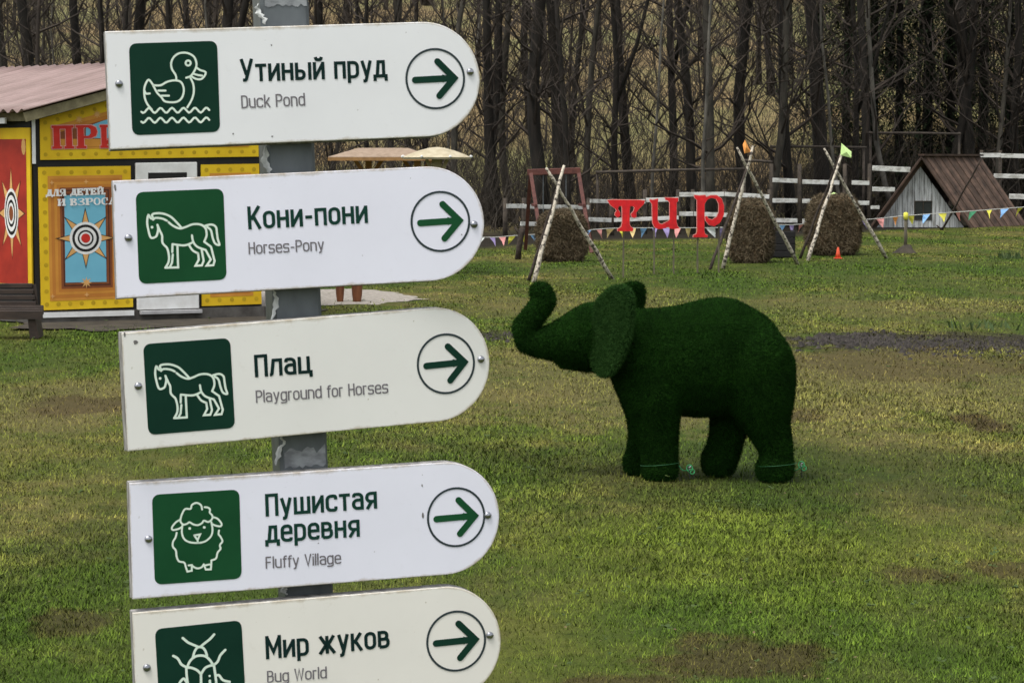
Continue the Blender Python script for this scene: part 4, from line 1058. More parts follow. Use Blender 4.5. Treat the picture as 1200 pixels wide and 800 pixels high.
sr = (fk(99, 245)[1] - fk(99, 279)[1])
layer(star(sc[0], sc[1], sr * 1.07, sr * .42, 8), -.0310, M['black'], 'star_outline', pp_)
layer(star(sc[0], sc[1], sr * .96, sr * .38, 8), -.0320, M['sand'], 'star', pp_)
for i, (rf, mt) in enumerate(((.56, 'pwhite'), (.47, 'black'), (.38, 'pwhite'), (.28, 'black'), (.22, 'pwhite'), (.16, 'pred'))):
    layer(disc(sc[0], sc[1], sr * rf, 28), -.0330 - .0008 * i, M[mt], 'target_ring', pp_)
s2 = fk(100.5, 331); layer(star(s2[0], s2[1], .065, .025, 8), -.0312, M['sand'], 'small_star', pp_)
for q_ in ((60, 214), (100, 213), (61, 347), (101, 345)): layer(star(*fk(*q_), .03, .01, 4), -.0312, M['sand'], 'small_star', pp_)
cap2 = fk(60, 222.5)[1] - fk(60, 230)[1]
t = slab_text('lettering', 'ДЛЯ ДЕТЕЙ,', fk(53, 230), fk(123, 227.5), cap2, M['pwhite'], pp_, -.040, gap=.07, grow=.0035); t['label'] = 'white words ДЛЯ ДЕТЕЙ,'
t = slab_text('lettering', 'И ВЗРОСЛ', fk(67, 241), fk(135, 239), cap2, M['pwhite'], pp_, -.040, gap=.07, grow=.0035); t['label'] = 'white words И ВЗРОСЛ'
# right poster panel and white framed window between
rq = [fk(236, 358.5), fk(306, 356), fk(303, 192), fk(235, 193)]
rp = panel_box('poster_panel', rq, -.02, 0, M['yellow'])
d_ = dots_along(rq, .06, .135, .024); d_.V = [(x, -.0215, z) for x, y, z in d_.V]; d_.build('dot_border', M['dot'], rp)['kind'] = 'stuff'
for i, (dd, mt) in enumerate(((.095, 'orange2'), (.125, 'orange'), (.19, 'brown1'), (.24, 'skyblue'))): layer(inset(rq, dd), -.0222 - .0009 * i, M[mt], 'frame_band', rp)
wq = [fk(160, 363), fk(232, 361), fk(229.5, 190), fk(158, 191)]
wo = panel_box('window_frame', wq, -.05, 0, M['white_trim'], bevel=.006)
layer([fk(174, 345), fk(219, 344), fk(217.5, 202), fk(172, 202.5)], -.052, M['black'], 'pane', wo)
b = MB(); s0 = fk(162, 366); s1 = fk(234, 364); b.box((s0[0], -.11, s1[1] - .02), (s1[0], -.05, s1[1] + .02)); b.build('sill', simple('sill_grey', (.4, .4, .4), .7), kiosk, bevel=.004)
b = MB(); z_ = fk(100, 368)[1]; b.box((0.03, -.045, z_ - .025), (fk(156, 366)[0], -.03, z_ + .03)); b.build('base_strip', M['white_trim'], kiosk)
b = MB(); a_ = fk(41, 192); c2_ = fk(42, 140); b.box((-.012, -.018, a_[1]), (.022, -.001, c2_[1])); b.build('corner_trim', M['white_trim'], kiosk)
# side wall: red panel with elongated star
y0s = .02
def syz(x, y): return sk(x, y)
sy_poly = [(.10, .30), (1.9, .30), (1.9, roofz(0) - .15), (.10, roofz(0) - .15)]
def slayer(poly, off, mat, name, parent): 
    b = MB(); b.add([(-off, y, z) for y, z in poly], [tuple(range(len(poly)))[::-1]]); return b.build(name, mat, parent)
sa, sb = sk(38, 250)[0], sk(-60, 250)[0]
zt, zb = sk(20, 150)[1], sk(38, 336)[1]
b = MB(); 
side_panel = MB().add([(-.02, sa, zb), (-.02, sb, zb), (-.02, sb, zt), (-.02, sa, zt), (0, sa, zb), (0, sb, zb), (0, sb, zt), (0, sa, zt)],
    [(0, 1, 2, 3)[::-1], (0, 4, 5, 1), (1, 5, 6, 2), (2, 6, 7, 3), (3, 7, 4, 0)]).build('side_panel', M['yellow'], kiosk)
side_panel.rotation_euler = (0, 0, SROT)
side_panel['label'] = 'red side panel with elongated star target'
ra, rz0, rz1 = sk(33.5, 250)[0], sk(33, 333)[1], sk(33, 163)[1]
slayer([(ra, rz0), (sb - .1, rz0), (sb - .1, rz1), (ra, rz1)], .0215, M['door_red'], 'red_field', side_panel)
ss = sk(15.5, 250); srr = sk(15.5, 198)[1] - ss[1]; sww = abs(sk(1, 250)[0] - sk(30, 250)[0]) / 2
slayer([(ss[0] + (y - ss[0]) * sww / srr * 1.06, z) for y, z in star(ss[0], ss[1], srr * 1.06, srr * .42, 8)], .0225, M['brown2'], 'star_outline', side_panel)
slayer([(ss[0] + (y - ss[0]) * sww / srr, z) for y, z in star(ss[0], ss[1], srr, srr * .40, 8)], .0235, M['sand'], 'star', side_panel)
for i, (rf, mt) in enumerate(((.56, 'pwhite'), (.49, 'black'), (.41, 'pwhite'), (.31, 'black'), (.24, 'pwhite'), (.17, 'brown1'))):
    slayer([(ss[0] + (y - ss[0]) * sww / srr, z) for y, z in disc(ss[0], ss[1], srr * rf, 28)], .0245 + .0008 * i, M[mt], 'target_ring', side_panel)
q_ = sk(29.5, 172); slayer([(q_[0] + (y - q_[0]) * .6, z) for y, z in disc(q_[0], q_[1], .06, 10, .09)], .0228, M['sand'], 'scroll_ornament', side_panel)
# roof: corrugated sheet sloping down to the left
amp, wl = .021, .15
ny = int((Dk + .4) / wl * 8); V = []; Fa = []
xa, xb = eE[0], xtop + .05
skx, sky_ = -math.sin(SROT), math.cos(SROT)
for j in range(ny + 1):
    tv = (Dk + .4) * j / ny; off = amp * math.sin(2 * math.pi * j / 8)
    for i in range(7):
        x = xa + (xb - xa) * i / 6; V.append((x + skx * tv, -.22 + sky_ * tv, eE[1] + (x - eE[0]) * slope + .04 + off))
for j in range(ny):
    for i in range(6):
        a = j * 7 + i; Fa.append((a, a + 1, a + 8, a + 7))
me_r = mesh_obj('roof', V, Fa, M['roof_pink'], kiosk, smooth=True)
V = [(xtop, -.22, roofz(xtop) + .035), (Wk + .2, -.22, roofz(xtop) - .05), (Wk + .2, lby, roofz(xtop) - .05), (xtop + skx * Dk, lby, roofz(xtop) + .035)]
rr_o = mesh_obj('roof', V, [(0, 1, 2, 3)], M['roof_pink'], kiosk); rr_o.modifiers.new('t', 'SOLIDIFY').thickness = .01
md = me_r.modifiers.new('t', 'SOLIDIFY'); md.thickness = .006
b = MB()
b.bar((xa + .02, -.16, roofz(xa) - .03), (xb - .02, -.16, roofz(xb) - .03), .04, .10)
b.build('rake_batten', M['olive_wood'], kiosk)
b = MB(); b.bar((-.05, .05, roofz(0) - .06), (-.05, Dk - .1, roofz(0) - .06), .04, .09); b.build('eave_batten', M['olive_wood'], kiosk).rotation_euler = (0, 0, SROT)
b = MB(); b.bar((-.12, .30, roofz(0) - .10), (-.12, Dk - .1, roofz(0) - .10), .025, .06); b.build('fascia_board', M['white_trim'], kiosk).rotation_euler = (0, 0, SROT)

# ================================================================ BENCH
bo = gp(44, 395.5); BA = R(-3)
bench = empty('bench', (bo.x, bo.y, 0), 'low dark brown slatted bench in front of the kiosk, cut by the left edge', 'bench', rot=(0, 0, R(2)))
m = bo.y / F
bz = lambda y: (395.5 - y) * m
for k, (ya, yb) in enumerate(((333, 338.2), (340, 345), (347, 352), (354, 359))):
    b = MB(); xr = (-9 + k * 1.6) * m; b.box((-1.5, .19 - k * .012, bz(yb)), (xr, .215 - k * .012, bz(ya))); b.build('backrest_slat', M['bench'], bench, bevel=.003)
for k in range(4):
    b = MB(); y0 = -.12 + k * .075; b.box((-1.5, y0, bz(367.5) - .0 + k * .012), ((9 - k * 1.5) * m, y0 + .062, bz(363) + k * .012)); b.build('seat_slat', M['bench'], bench, bevel=.003)
b = MB(); b.box((-1.5, -.135, bz(373)), (9 * m, -.118, bz(363.5))); b.build('apron', M['bench'], bench)
for x in (-7 * m, -1.35):
    b = MB(); b.add([(x, -.10, 0), (x + .085, -.10, 0), (x + .085, .2, 0), (x, .2, 0), (x - .02, -.10, bz(369)), (x + .05, -.10, bz(369)), (x + .05, .2, bz(366)), (x - .02, .2, bz(366))],
        [(0, 3, 2, 1), (4, 5, 6, 7), (0, 1, 5, 4), (1, 2, 6, 5), (2, 3, 7, 6), (3, 0, 4, 7)]); b.build('leg', M['bench'], bench)
    b = MB(); b.bar((x + .02, .21, bz(372)), (x - .01, .225, bz(334)), .045, .03, up=(0, 1, 0)); b.build('back_support', M['bench'], bench)

# ================================================================ SHELTERS, STOOLS
def wp(x, y, Y): return at(x, y, Y)
def shelter1():
    Y = 38.0; m = Y / F; o = at(447, 190, Y); z = lambda y: 1.7 + (190 - y) * m
    t = empty('picnic_shelter', (o.x, Y, 0), 'wooden picnic shelter with pinkish brown hipped roof between the two upper signs', 'shelter')
    X = lambda x: (x - 447) * m
    # hipped roof of overlapping boards: eave rectangle and ridge
    e0, e1, r0, r1 = X(388), X(508), X(420), X(478); ze, zr = z(184), z(173.5); d = .62
    eave = [(e0, -d, ze), (e1, -d, ze), (e1, d, ze), (e0, d, ze)]; ridge = [(r0, 0, zr), (r1, 0, zr)]
    V = eave + ridge + [(x, y, zz_ - .03) for x, y, zz_ in eave]
    mesh_obj('roof', V, [(0, 1, 5, 4), (1, 2, 5), (2, 3, 4, 5), (3, 0, 4), (0, 6, 7, 1), (1, 7, 8, 2), (2, 8, 9, 3), (3, 9, 6, 0), (6, 9, 8, 7)], M['shelter_shingle'], t)
    b = MB(); b.bar((e0, -d - .012, ze - .035), (e1, -d - .012, ze - .035), .02, .05); b.build('fascia', M['shelter_wood'], t)
    for xx_ in (432, 489):
        b = MB(); b.box((X(xx_) - .05, -.05, 0), (X(xx_) + .05, .05, ze - .02)); b.build('post', M['shelter_wood'], t)
        for s_ in (-1, 1):
            b = MB(); b.bar((X(xx_) + s_ * .03, 0, ze - .32), (X(xx_) + s_ * .22, 0, ze - .04), .06, .05, up=(0, 1, 0)); b.build('brace', M['shelter_wood'], t)
    b = MB(); b.box((X(400), -.3, .62), (X(495), .3, .67)); b.build('table_top', M['shelter_wood'], t)
    for s_ in (-1, 1):
        b = MB(); b.box((X(405), s_ * .55 - .12, .36), (X(490), s_ * .55 + .12, .40)); b.build('seat', M['shelter_wood'], t)
def shelter2():
    Y = 36.5; m = Y / F; o = at(512, 190, Y); z = lambda y: 1.7 + (190 - y) * m
    t = empty('mushroom_shelter', (o.x, Y, 0), 'cream mushroom-shaped umbrella shelter with knobbed rim beside the pinkish roof', 'shelter')
    ra_, n = 43 * m, 8; ze, zr = z(184.5), z(172.5)
    V = []; Fa = []; prof = [(1, 0), (.78, .34), (.5, .68), (.22, .92), (.02, 1)]
    for k, (r_, h_) in enumerate(prof):
        for i in range(n): a_ = 2 * math.pi * (i + .5) / n; V.append((ra_ * r_ * math.cos(a_), ra_ * .9 * r_ * math.sin(a_), ze + (zr - ze) * h_))
    for k in range(4):
        for i in range(n): Fa.append((k * n + i, k * n + (i + 1) % n, (k + 1) * n + (i + 1) % n, (k + 1) * n + i))
    kb = len(V)
    for i in range(n): a_ = 2 * math.pi * (i + .5) / n; V.append((ra_ * .97 * math.cos(a_), ra_ * .87 * math.sin(a_), ze - .03))
    Fa += [(i, kb + i, kb + (i + 1) % n, (i + 1) % n) for i in range(n)] + [tuple(range(kb, kb + n))[::-1]]
    mesh_obj('canopy', V, Fa, M['shelter_cream'], t)
    for i in range(n):
        a_ = 2 * math.pi * (i + .5) / n; cx, cy = ra_ * math.cos(a_), ra_ * .9 * math.sin(a_)
        bm = bmesh.new(); bmesh.ops.create_icosphere(bm, subdivisions=1, radius=.024); bmesh.ops.translate(bm, verts=bm.verts, vec=(cx, cy, ze + .012))
        me = bpy.data.meshes.new('rim_knob'); bm.to_mesh(me); bm.free(); me.materials.append(M['white_trim']); link(bpy.data.objects.new('rim_knob', me), t)
    b = MB(); b.tube([(0, 0, 0), (0, 0, ze - .15), (0, 0, ze)], [.07, .07, .09], 10); b.build('post', M['shelter_cream'], t, smooth=True)
    for s_ in (-1, 1):
        b = MB(); b.bar((s_ * .04, 0, ze - .28), (s_ * .16, 0, ze - .03), .05, .05, up=(0, 1, 0)); b.build('brace', M['shelter_cream'], t)
shelter1(); shelter2()
for px, w, lab in ((398.5, 10, 'left of two tapered reddish brown log stools on the gravel path'), (418.5, 12.5, 'right, thicker one of two tapered reddish brown log stools on the gravel path')):
    p = gp(px, 354); mm = p.y / F; t = empty('log_stool', (p.x, p.y, 0), lab, 'stool', 'log stools on the gravel path'); r_ = w * mm / 2
    b = MB(); b.tube([(0, 0, -.02), (0, 0, .03), (0, 0, .10), (0, 0, .22), (0, 0, .34)], [r_ * .72, r_ * .8, r_ * .95, r_ * 1.05, r_], 12); b.build('trunk', M['log_stool'], t, smooth=True)
    b = MB(); b.tube([(0, 0, .34), (0, 0, .38)], [r_ * 1.2, r_ * 1.15], 12); b.build('seat', M['shelter_wood'], t)

# ================================================================ HAY BALES
def bale(x0, x1, ytop, ybot, label, seed, lie=0):
    rr = random.Random(seed); p = gp((x0 + x1) / 2, ybot); mm = p.y / F; w = (x1 - x0) * mm; h = (ybot - ytop) * mm
    t = empty('hay_bale', (p.x, p.y + w * .35, 0), label, 'hay bale', 'weathered round hay bales')
    V = []; Fa = []; nl, na = 14, 28
    # drum lying along the view, ends towards the camera slightly turned
    ang = R(lie); L = w * .9
    prof = [(0, .0), (0.0, .55), (0.0, .86), (.05, .97), (.15, 1.0), (.4, 1.02), (.65, 1.0), (.88, .98), (.96, .93), (1, .82), (1, .5), (1, 0)]
    for k, (l_, r_) in enumerate(prof):
        for i in range(na):
            a_ = 2 * math.pi * i / na
            nn = noise.noise(Vector((math.cos(a_) * 2.2, math.sin(a_) * 2.2, l_ * 3 + seed * 3)))
            q_ = r_ * (1 + .09 * nn) + rr.uniform(-.012, .012)
            sn = math.sin(a_); cs = math.cos(a_); z = h * .5 + h * .5 * q_ * math.copysign(abs(sn) ** .6, sn)
            z = max(z, h * .02)
            x = w * .5 * q_ * math.copysign(abs(cs) ** .6, cs) * (1.0 - .07 * max(0, sn)); y = (l_ - .5) * L + rr.uniform(-.01, .01)
            V.append((x * math.cos(ang) - y * math.sin(ang), x * math.sin(ang) + y * math.cos(ang), z - .01))
    n = len(prof)
    for k in range(n - 1):
        for i in range(na): Fa.append((k * na + i, k * na + (i + 1) % na, (k + 1) * na + (i + 1) % na, (k + 1) * na + i))
    o = mesh_obj('bale_core', V, Fa, M['hay'], t, smooth=True)
    bm = bmesh.new(); bm.from_mesh(o.data); bmesh.ops.recalc_face_normals(bm, faces=bm.faces[:]); bm.to_mesh(o.data); bm.free()
    me = pile(o.data, 9000, .085, .007, M['straw'], 'hay_stems'); q_ = link(bpy.data.objects.new('hay_stems', me), t); q_['kind'] = 'stuff'
bale(632, 685, 247, 306, 'round brown hay bale behind the left birch pole tripod', 1, 10)
bale(857, 906, 234, 308, 'tall brown hay bale under the orange-flagged tripod', 2, -12)
bale(950, 1007, 229, 298, 'brown hay bale under the lime-flagged tripod', 3, 8)
# pale scraps on the right bale's top
for q_, mt, lab in (((977, 227), 'f_lime', 'crumpled lime cloth scrap on top of the right hay bale'), ((989, 229), 'f_white', 'small white scrap on top of the right hay bale')):
    p = at(q_[0], q_[1] + 2, 44.6); bm = bmesh.new(); bmesh.ops.create_icosphere(bm, subdivisions=2, radius=1)
    for v in bm.verts: v.co = Vector((v.co.x * .07, v.co.y * .06, v.co.z * (.055 if mt == 'f_lime' else .025))) * (1 + .35 * noise.noise(v.co * 2.3))
    me = bpy.data.meshes.new('cloth_scrap'); bm.to_mesh(me); bm.free(); me.materials.append(M[mt]); o = link(bpy.data.objects.new('cloth_scrap', me)); o.location = p; tag(o, lab, 'cloth scrap')

# ================================================================ TRIPODS
def pole(t, root, p, q, r0, r1, mat, name='pole'):
    p = Vector(p); q = Vector(q); n = 9; pts = []; rr = random.Random(int(p.x * 1000))
    for i in range(n):
        u = i / (n - 1); c = p.lerp(q, u); j = .012 if 0 < i < n - 1 else 0
        pts.append(c + Vector((rr.uniform(-j, j), rr.uniform(-j, j), 0)) - root)
    V, Fa = tube(pts, [(r0 + (r1 - r0) * i / (n - 1)) * rr.uniform(.9, 1.1) for i in range(n)], 7)
    return mesh_obj(name, V, Fa, mat, t, smooth=True)
def tripod(label, legs, flag=None):
    """legs: (top px, bottom px, is_birch); each foot on the ground, tops meet"""
    Yt = sum(gp(*l[1]).y for l in legs) / len(legs)
    root = Vector((at(legs[0][0][0], 190, Yt).x, Yt, 0))
    t = empty('pole_tripod', root, label, 'tripod', 'birch pole tripods by the fence')
    for i, (a, b_, birch) in enumerate(legs):
        foot_ = gp(*b_); cross = Yt + (.03 * (i - 1)); top = at(a[0], a[1], cross)
        foot_.z = -.02
        o = pole(t, root, foot_, top, .036 if birch else .026, .020 if birch else .017, M['birch'] if birch else M['darkpole'])
        if not birch: o['label'] = 'thin dark bark pole'
    if flag:
        pts, mt = flag; P = [at(x, y, Yt - .05) - root for x, y in pts]
        V = []; n = len(P)
        # fold the cloth a little so that it has depth
        c = sum(P, Vector()) / n
        V = [tuple(p_ + Vector((0, .05 * math.sin(i * 2.1), 0))) for i, p_ in enumerate(P)] + [tuple(c + Vector((0, -.06, 0)))]
        fo = mesh_obj('flag', V, [(i, (i + 1) % n, n) for i in range(n)], M[mt], t)
        md = fo.modifiers.new('t', 'SOLIDIFY'); md.thickness = .004
    b = MB()
    j = at(*[legs[0][0][0] * .7 + legs[0][1][0] * .3, legs[0][0][1] * .7 + legs[0][1][1] * .3], Yt) - root
    return t
tripod('left birch pole tripod without flag, leaning over a hay bale', [((640, 197), (718, 326), True), ((661, 194), (625, 331), True), ((655, 215), (619, 329), False)])
tripod('middle birch pole tripod with orange flag at its tip', [((864, 173), (935, 309), True), ((882, 171), (847, 313), True), ((879, 186), (832, 315), False)],
       ([(873, 164), (880, 178), (872, 180), (870.5, 170)], 'f_orange'))
tripod('right birch pole tripod with lime green flag at its tip', [((966, 174), (1039, 302), True), ((987, 178), (946, 306), True), ((985, 180), (937, 303), False)],
       ([(986, 168), (998, 178), (997, 185), (985, 182)], 'f_lime'))

# ================================================================ RED LETTERS
ZL = lambda p: (700 + p[0] / 6.667, 215 + p[1] / 6.667)
LT = [(80, 133), (120, 128), (330, 130), (372, 135), (362, 162), (318, 208), (305, 228), (306, 262), (290, 270), (268, 262), (264, 240), (284, 218), (292, 190), (280, 178), (258, 176), (252, 215), (252, 320), (262, 338), (282, 352), (275, 373), (160, 373), (160, 357), (188, 340), (195, 310), (195, 200), (190, 176), (170, 176), (160, 200), (178, 228), (178, 255), (160, 268), (138, 250), (140, 230), (152, 215), (140, 196), (105, 172)]
LI = [(412, 125), (432, 130), (475, 121), (472, 150), (470, 285), (482, 312), (505, 320), (550, 298), (566, 284), (566, 150), (552, 132), (535, 130), (530, 112), (632, 114), (632, 135), (620, 150), (618, 300), (628, 335), (642, 350), (600, 355), (566, 352), (560, 338), (530, 350), (480, 358), (450, 345), (432, 310), (428, 160), (412, 140)]
LR = [(758, 92), (800, 96), (846, 92), (850, 108), (885, 94), (935, 94), (972, 120), (990, 175), (988, 245), (960, 305), (915, 335), (875, 325), (848, 292), (842, 262), (856, 256), (868, 276), (900, 284), (932, 262), (950, 220), (950, 160), (930, 122), (892, 112), (858, 128), (838, 162), (836, 375), (845, 398), (864, 406), (860, 421), (750, 421), (752, 405), (775, 395), (780, 370), (780, 130), (760, 110)]
def letter(name_label, poly, stakes, Y):
    pts = [at(*ZL(p), Y) for p in poly]; cx = sum(p.x for p in pts) / len(pts)
    t = empty('letter', (cx, Y, 0), name_label, 'letter', 'red wooden letters spelling тир on stakes')
    P2 = [(p.x - cx, p.z) for p in pts]
    area = sum(P2[i - 1][0] * P2[i][1] - P2[i][0] * P2[i - 1][1] for i in range(len(P2)))
    if area < 0: P2 = P2[::-1]
    n = len(P2); V = [(x, 0, z) for x, z in P2]; 
    bm = bmesh.new(); vs = [bm.verts.new(v) for v in V]; f = bm.faces.new(vs)
    ret = bmesh.ops.extrude_face_region(bm, geom=[f]); ev = [v for v in ret['geom'] if isinstance(v, bmesh.types.BMVert)]
    bmesh.ops.translate(bm, verts=ev, vec=(0, .07, 0)); bmesh.ops.recalc_face_normals(bm, faces=bm.faces[:])
    for fc in bm.faces: fc.material_index = 1 if len(fc.verts) == 4 else 0
    me = bpy.data.meshes.new('letter_body'); bm.to_mesh(me); bm.free(); me.materials.append(M['red']); me.materials.append(M['red_edge'])
    o = link(bpy.data.objects.new('letter_body', me), t); o.rotation_euler = (0, 0, R(-7))
    # pale rim bead along the outline, as painted on the routed edge
    V2, F2 = ribbon(P2, .010, True); r_ = mesh_obj('rim_line', [(x - .006, -.004, z + .004) for x, z in V2], F2, M['red_edge'], t); r_.rotation_euler = (0, 0, R(-7))
    rf = mesh_obj('face', [(x, -.006, z) for x, z in P2], [tuple(range(n))], M['red'], t); rf.rotation_euler = (0, 0, R(-7))
    rf.data.validate()
    for sx_, sy_, ty_ in stakes:
        g_ = gp(sx_, sy_); a_ = at(sx_, ty_, Y)
        b = MB(); b.bar(Vector((a_.x - cx, .08, -.05)), Vector((a_.x - cx, .08, a_.z)), .024, .02, up=(0, 1, 0)); b.build('stake', M['stake'], t)
letter('red wooden letter т with flared serifs, first of the word on stakes', LT, [(731, 325, 262)], 35.6)
letter('red wooden letter и standing between the т and the р on two stakes', LI, [(767, 322, 262), (790, 322, 262)], 36.4)
letter('tall red wooden letter р with a curled bowl, last of the word', LR, [(818, 318, 272), (843, 318, 262)], 36.6)

# ================================================================ MAROON SWING FRAME
def swing():
    Y = 46.0; m = Y / F; o = at(648, 190, Y); X = lambda x: (x - 648) * m; Z = lambda y: max(0, 1.7 + (190 - y) * m)
    t = empty('swing_frame', (o.x, Y, 0), 'maroon wooden A-frame swing stand behind the left hay bale', 'swing')
    b = MB(); b.bar((X(618), 0, Z(202)), (X(680), 0, Z(200)), .09, .12); b.build('crossbeam', M['maroon'], t, bevel=.01)
    for x0, s_ in ((622, -1), (678, 1)):
        for dy in (-1, 1):
            b = MB(); b.bar((X(x0), 0, Z(202)), (X(x0 + (14 if dy < 0 else (-6 if s_ < 0 else 18))), dy * .8, -.02), .07, .07, up=(0, 1, 0)); b.build('leg', M['maroon'], t)
        b = MB(); b.bar((X(x0 + 6), -.4, Z(240)), (X(x0 + 2), .4, Z(240)), .05, .05); b.build('side_brace', M['maroon'], t)
    for s_ in (-1, 1):
        b = MB(); b.tube([(X(650) + s_ * .22, 0, Z(204)), (X(650) + s_ * .22, 0, .48)], .008, 5); b.build('chain', M['galv'], t)
    b = MB(); b.box((X(650) - .26, -.12, .44), (X(650) + .26, .12, .48)); b.build('seat', M['maroon'], t)
swing()
p = gp(607, 303); t = empty('chopped_log', (p.x, p.y, 0), 'short dark log stump leaning upright left of the left tripod', 'log')
b = MB(); b.tube([(0, 0, -.02), (.02, 0, .2), (.06, 0, .45), (.09, .02, .56)], [.055, .05, .06, .045], 9); b.build('stem', M['darkpole'], t, smooth=True)
b = MB(); b.tube([(.05, 0, .40), (-.06, 0, .55)], [.03, .02], 7); b.build('side_branch', M['darkpole'], t, smooth=True)

# black crate between bales, orange cone, mound post
p = gp(918, 303); mm = p.y / F
t = empty('crate', (p.x, p.y, 0), 'black slatted crate between the middle and right hay bales', 'crate')
for k in range(4):
    b = MB(); b.box((-13 * mm, -.02, .03 + k * .115), (13 * mm, 0, .03 + k * .115 + .10)); b.build('slat', M['black'], t, bevel=.004)
for s_ in (-1, 1):
    b = MB(); b.box((s_ * 12.5 * mm - .02, 0, 0), (s_ * 12.5 * mm + .02, .35, .49)); b.build('side', M['black'], t)
b = MB(); b.box((-12 * mm, .33, 0), (12 * mm, .35, .47)); b.build('back', M['black'], t)
p = gp(982, 303); mm = p.y / F
t = empty('traffic_cone', (p.x, p.y, 0), 'tiny orange marker cone on grass in front of the right hay bale', 'cone')
b = MB(); b.tube([(0, 0, .015), (0, 0, .1), (0, 0, .19), (0, 0, .2)], [.055, .035, .018, .010], 12); b.build('cone_body', M['cone'], t, smooth=True)
b = MB(); b.box((-.07, -.07, 0), (.07, .07, .014)); b.build('base', M['cone'], t, bevel=.004)

# ================================================================ BUNTING
def bunting(label, nodes, cols, Yf, spacing=.29, group='bunting strings along the lawn edge', flagh=.18, flagw=.17, seed=1):
    rr = random.Random(seed); pts = [at(x, y, Yf(x)) for x, y in nodes]; root = Vector((pts[0].x, pts[0].y, 0))
    t = empty('bunting', root, label, 'bunting', group)
    loc = [tuple(p - root) for p in pts]; path = catmull(loc, False, 8)
    V, Fa = tube(path, .007, 5); mesh_obj('string', V, Fa, M['string'], t, smooth=True)
    acc = spacing * .4; i = 0
    for a, c in zip(path[:-1], path[1:]):
        a = Vector(a); c = Vector(c); L = (c - a).length; d = (c - a) / max(L, 1e-6); s_ = 0
        while acc <= L - s_ + 1e-9:
            s_ += acc; p0 = a + d * (s_ - flagw / 2); p1 = a + d * (s_ + flagw / 2); acc = spacing
            sw_ = rr.uniform(-.10, .10); dy = rr.uniform(-.09, .09); pinch = rr.uniform(.55, 1)
            mid = (p0 + p1) / 2; p0 = mid + (p0 - mid) * pinch; p1 = mid + (p1 - mid) * pinch
            tip = mid + Vector((sw_, dy, -flagh)); ml = (p0 + tip) / 2 + Vector((rr.uniform(-.01, .02), rr.uniform(-.03, .03), 0)); mr = (p1 + tip) / 2 + Vector((rr.uniform(-.02, .01), rr.uniform(-.03, .03), 0))
            fo = mesh_obj('flag', [p0, p1, mr, tip, ml], [(0, 4, 2, 1), (4, 3, 2)], M[cols[i % len(cols)]], t)
            i += 1
        acc -= (L - s_)
    return t
bunting('bunting string of small faded flags from the signs to the left tripod', [(560, 278), (580, 278), (605, 276), (632, 274.5)], ['f_white', 'f_purple', 'f_pink', 'f_yellow', 'f_yellow', 'f_blue'], lambda x: 47, seed=3, spacing=.2)
bunting('bunting string of pastel triangular flags running behind the red letters', [(684, 270), (720, 267.5), (780, 267), (830, 267), (858, 266)], ['f_blue', 'f_pink', 'f_sand', 'f_yellow', 'f_sand', 'f_blue', 'f_purple', 'f_purple', 'f_pink', 'f_sand', 'f_yellow', 'f_white', 'f_purple', 'f_purple'], lambda x: 43, seed=4, spacing=.2)
bunting('short bunting string with pink and purple flags between the right two bales', [(900, 263), (925, 263.5), (950, 262)], ['f_purple', 'f_blue', 'f_purple', 'f_pink'], lambda x: 46, seed=5, spacing=.19)
bunting('bunting string of bright flags in front of the whitewashed hut', [(1006, 258), (1030, 256), (1060, 253), (1100, 250), (1150, 246.5), (1235, 240)],
        ['f_purple', 'f_pink', 'f_orange', 'f_yellow', 'f_blue', 'f_yellow', 'f_pink', 'f_green', 'f_yellow', 'f_blue', 'f_yellow', 'f_red', 'f_green', 'f_yellow', 'f_red'], lambda x: 45 + (1100 - x) * .002, seed=6)
p = gp(1061, 296); mm = p.y / F
t = empty('bunting_post', (p.x, p.y, 0), 'short post with yellow cap and a mound of earth at its foot, before the hut', 'post')
b = MB(); b.tube([(0, 0, -.02), (0, 0, .68)], [.035, .03], 8); b.build('shaft', M['stake'], t, smooth=True)
b = MB(); b.tube([(0, 0, .62), (0, 0, .74), (0, 0, .76)], [.045, .045, .02], 8); b.build('cap', M['f_yellow'], t, smooth=True)
V = [(0, 0, .17)]; 
for k in range(12): V.append((.20 * math.cos(k * math.pi / 6) * random.uniform(.8, 1.3), .2 * math.sin(k * math.pi / 6), -.01))
V += [(.10 * math.cos(k * math.pi / 6) * random.uniform(.8, 1.2), .09 * math.sin(k * math.pi / 6), random.uniform(.09, .15)) for k in range(12)]
mesh_obj('earth_mound', V, [(0, 13 + k, 13 + (k + 1) % 12) for k in range(12)] + [(13 + k, 1 + k, 1 + (k + 1) % 12, 13 + (k + 1) % 12) for k in range(12)], M['earth'], t, smooth=True)

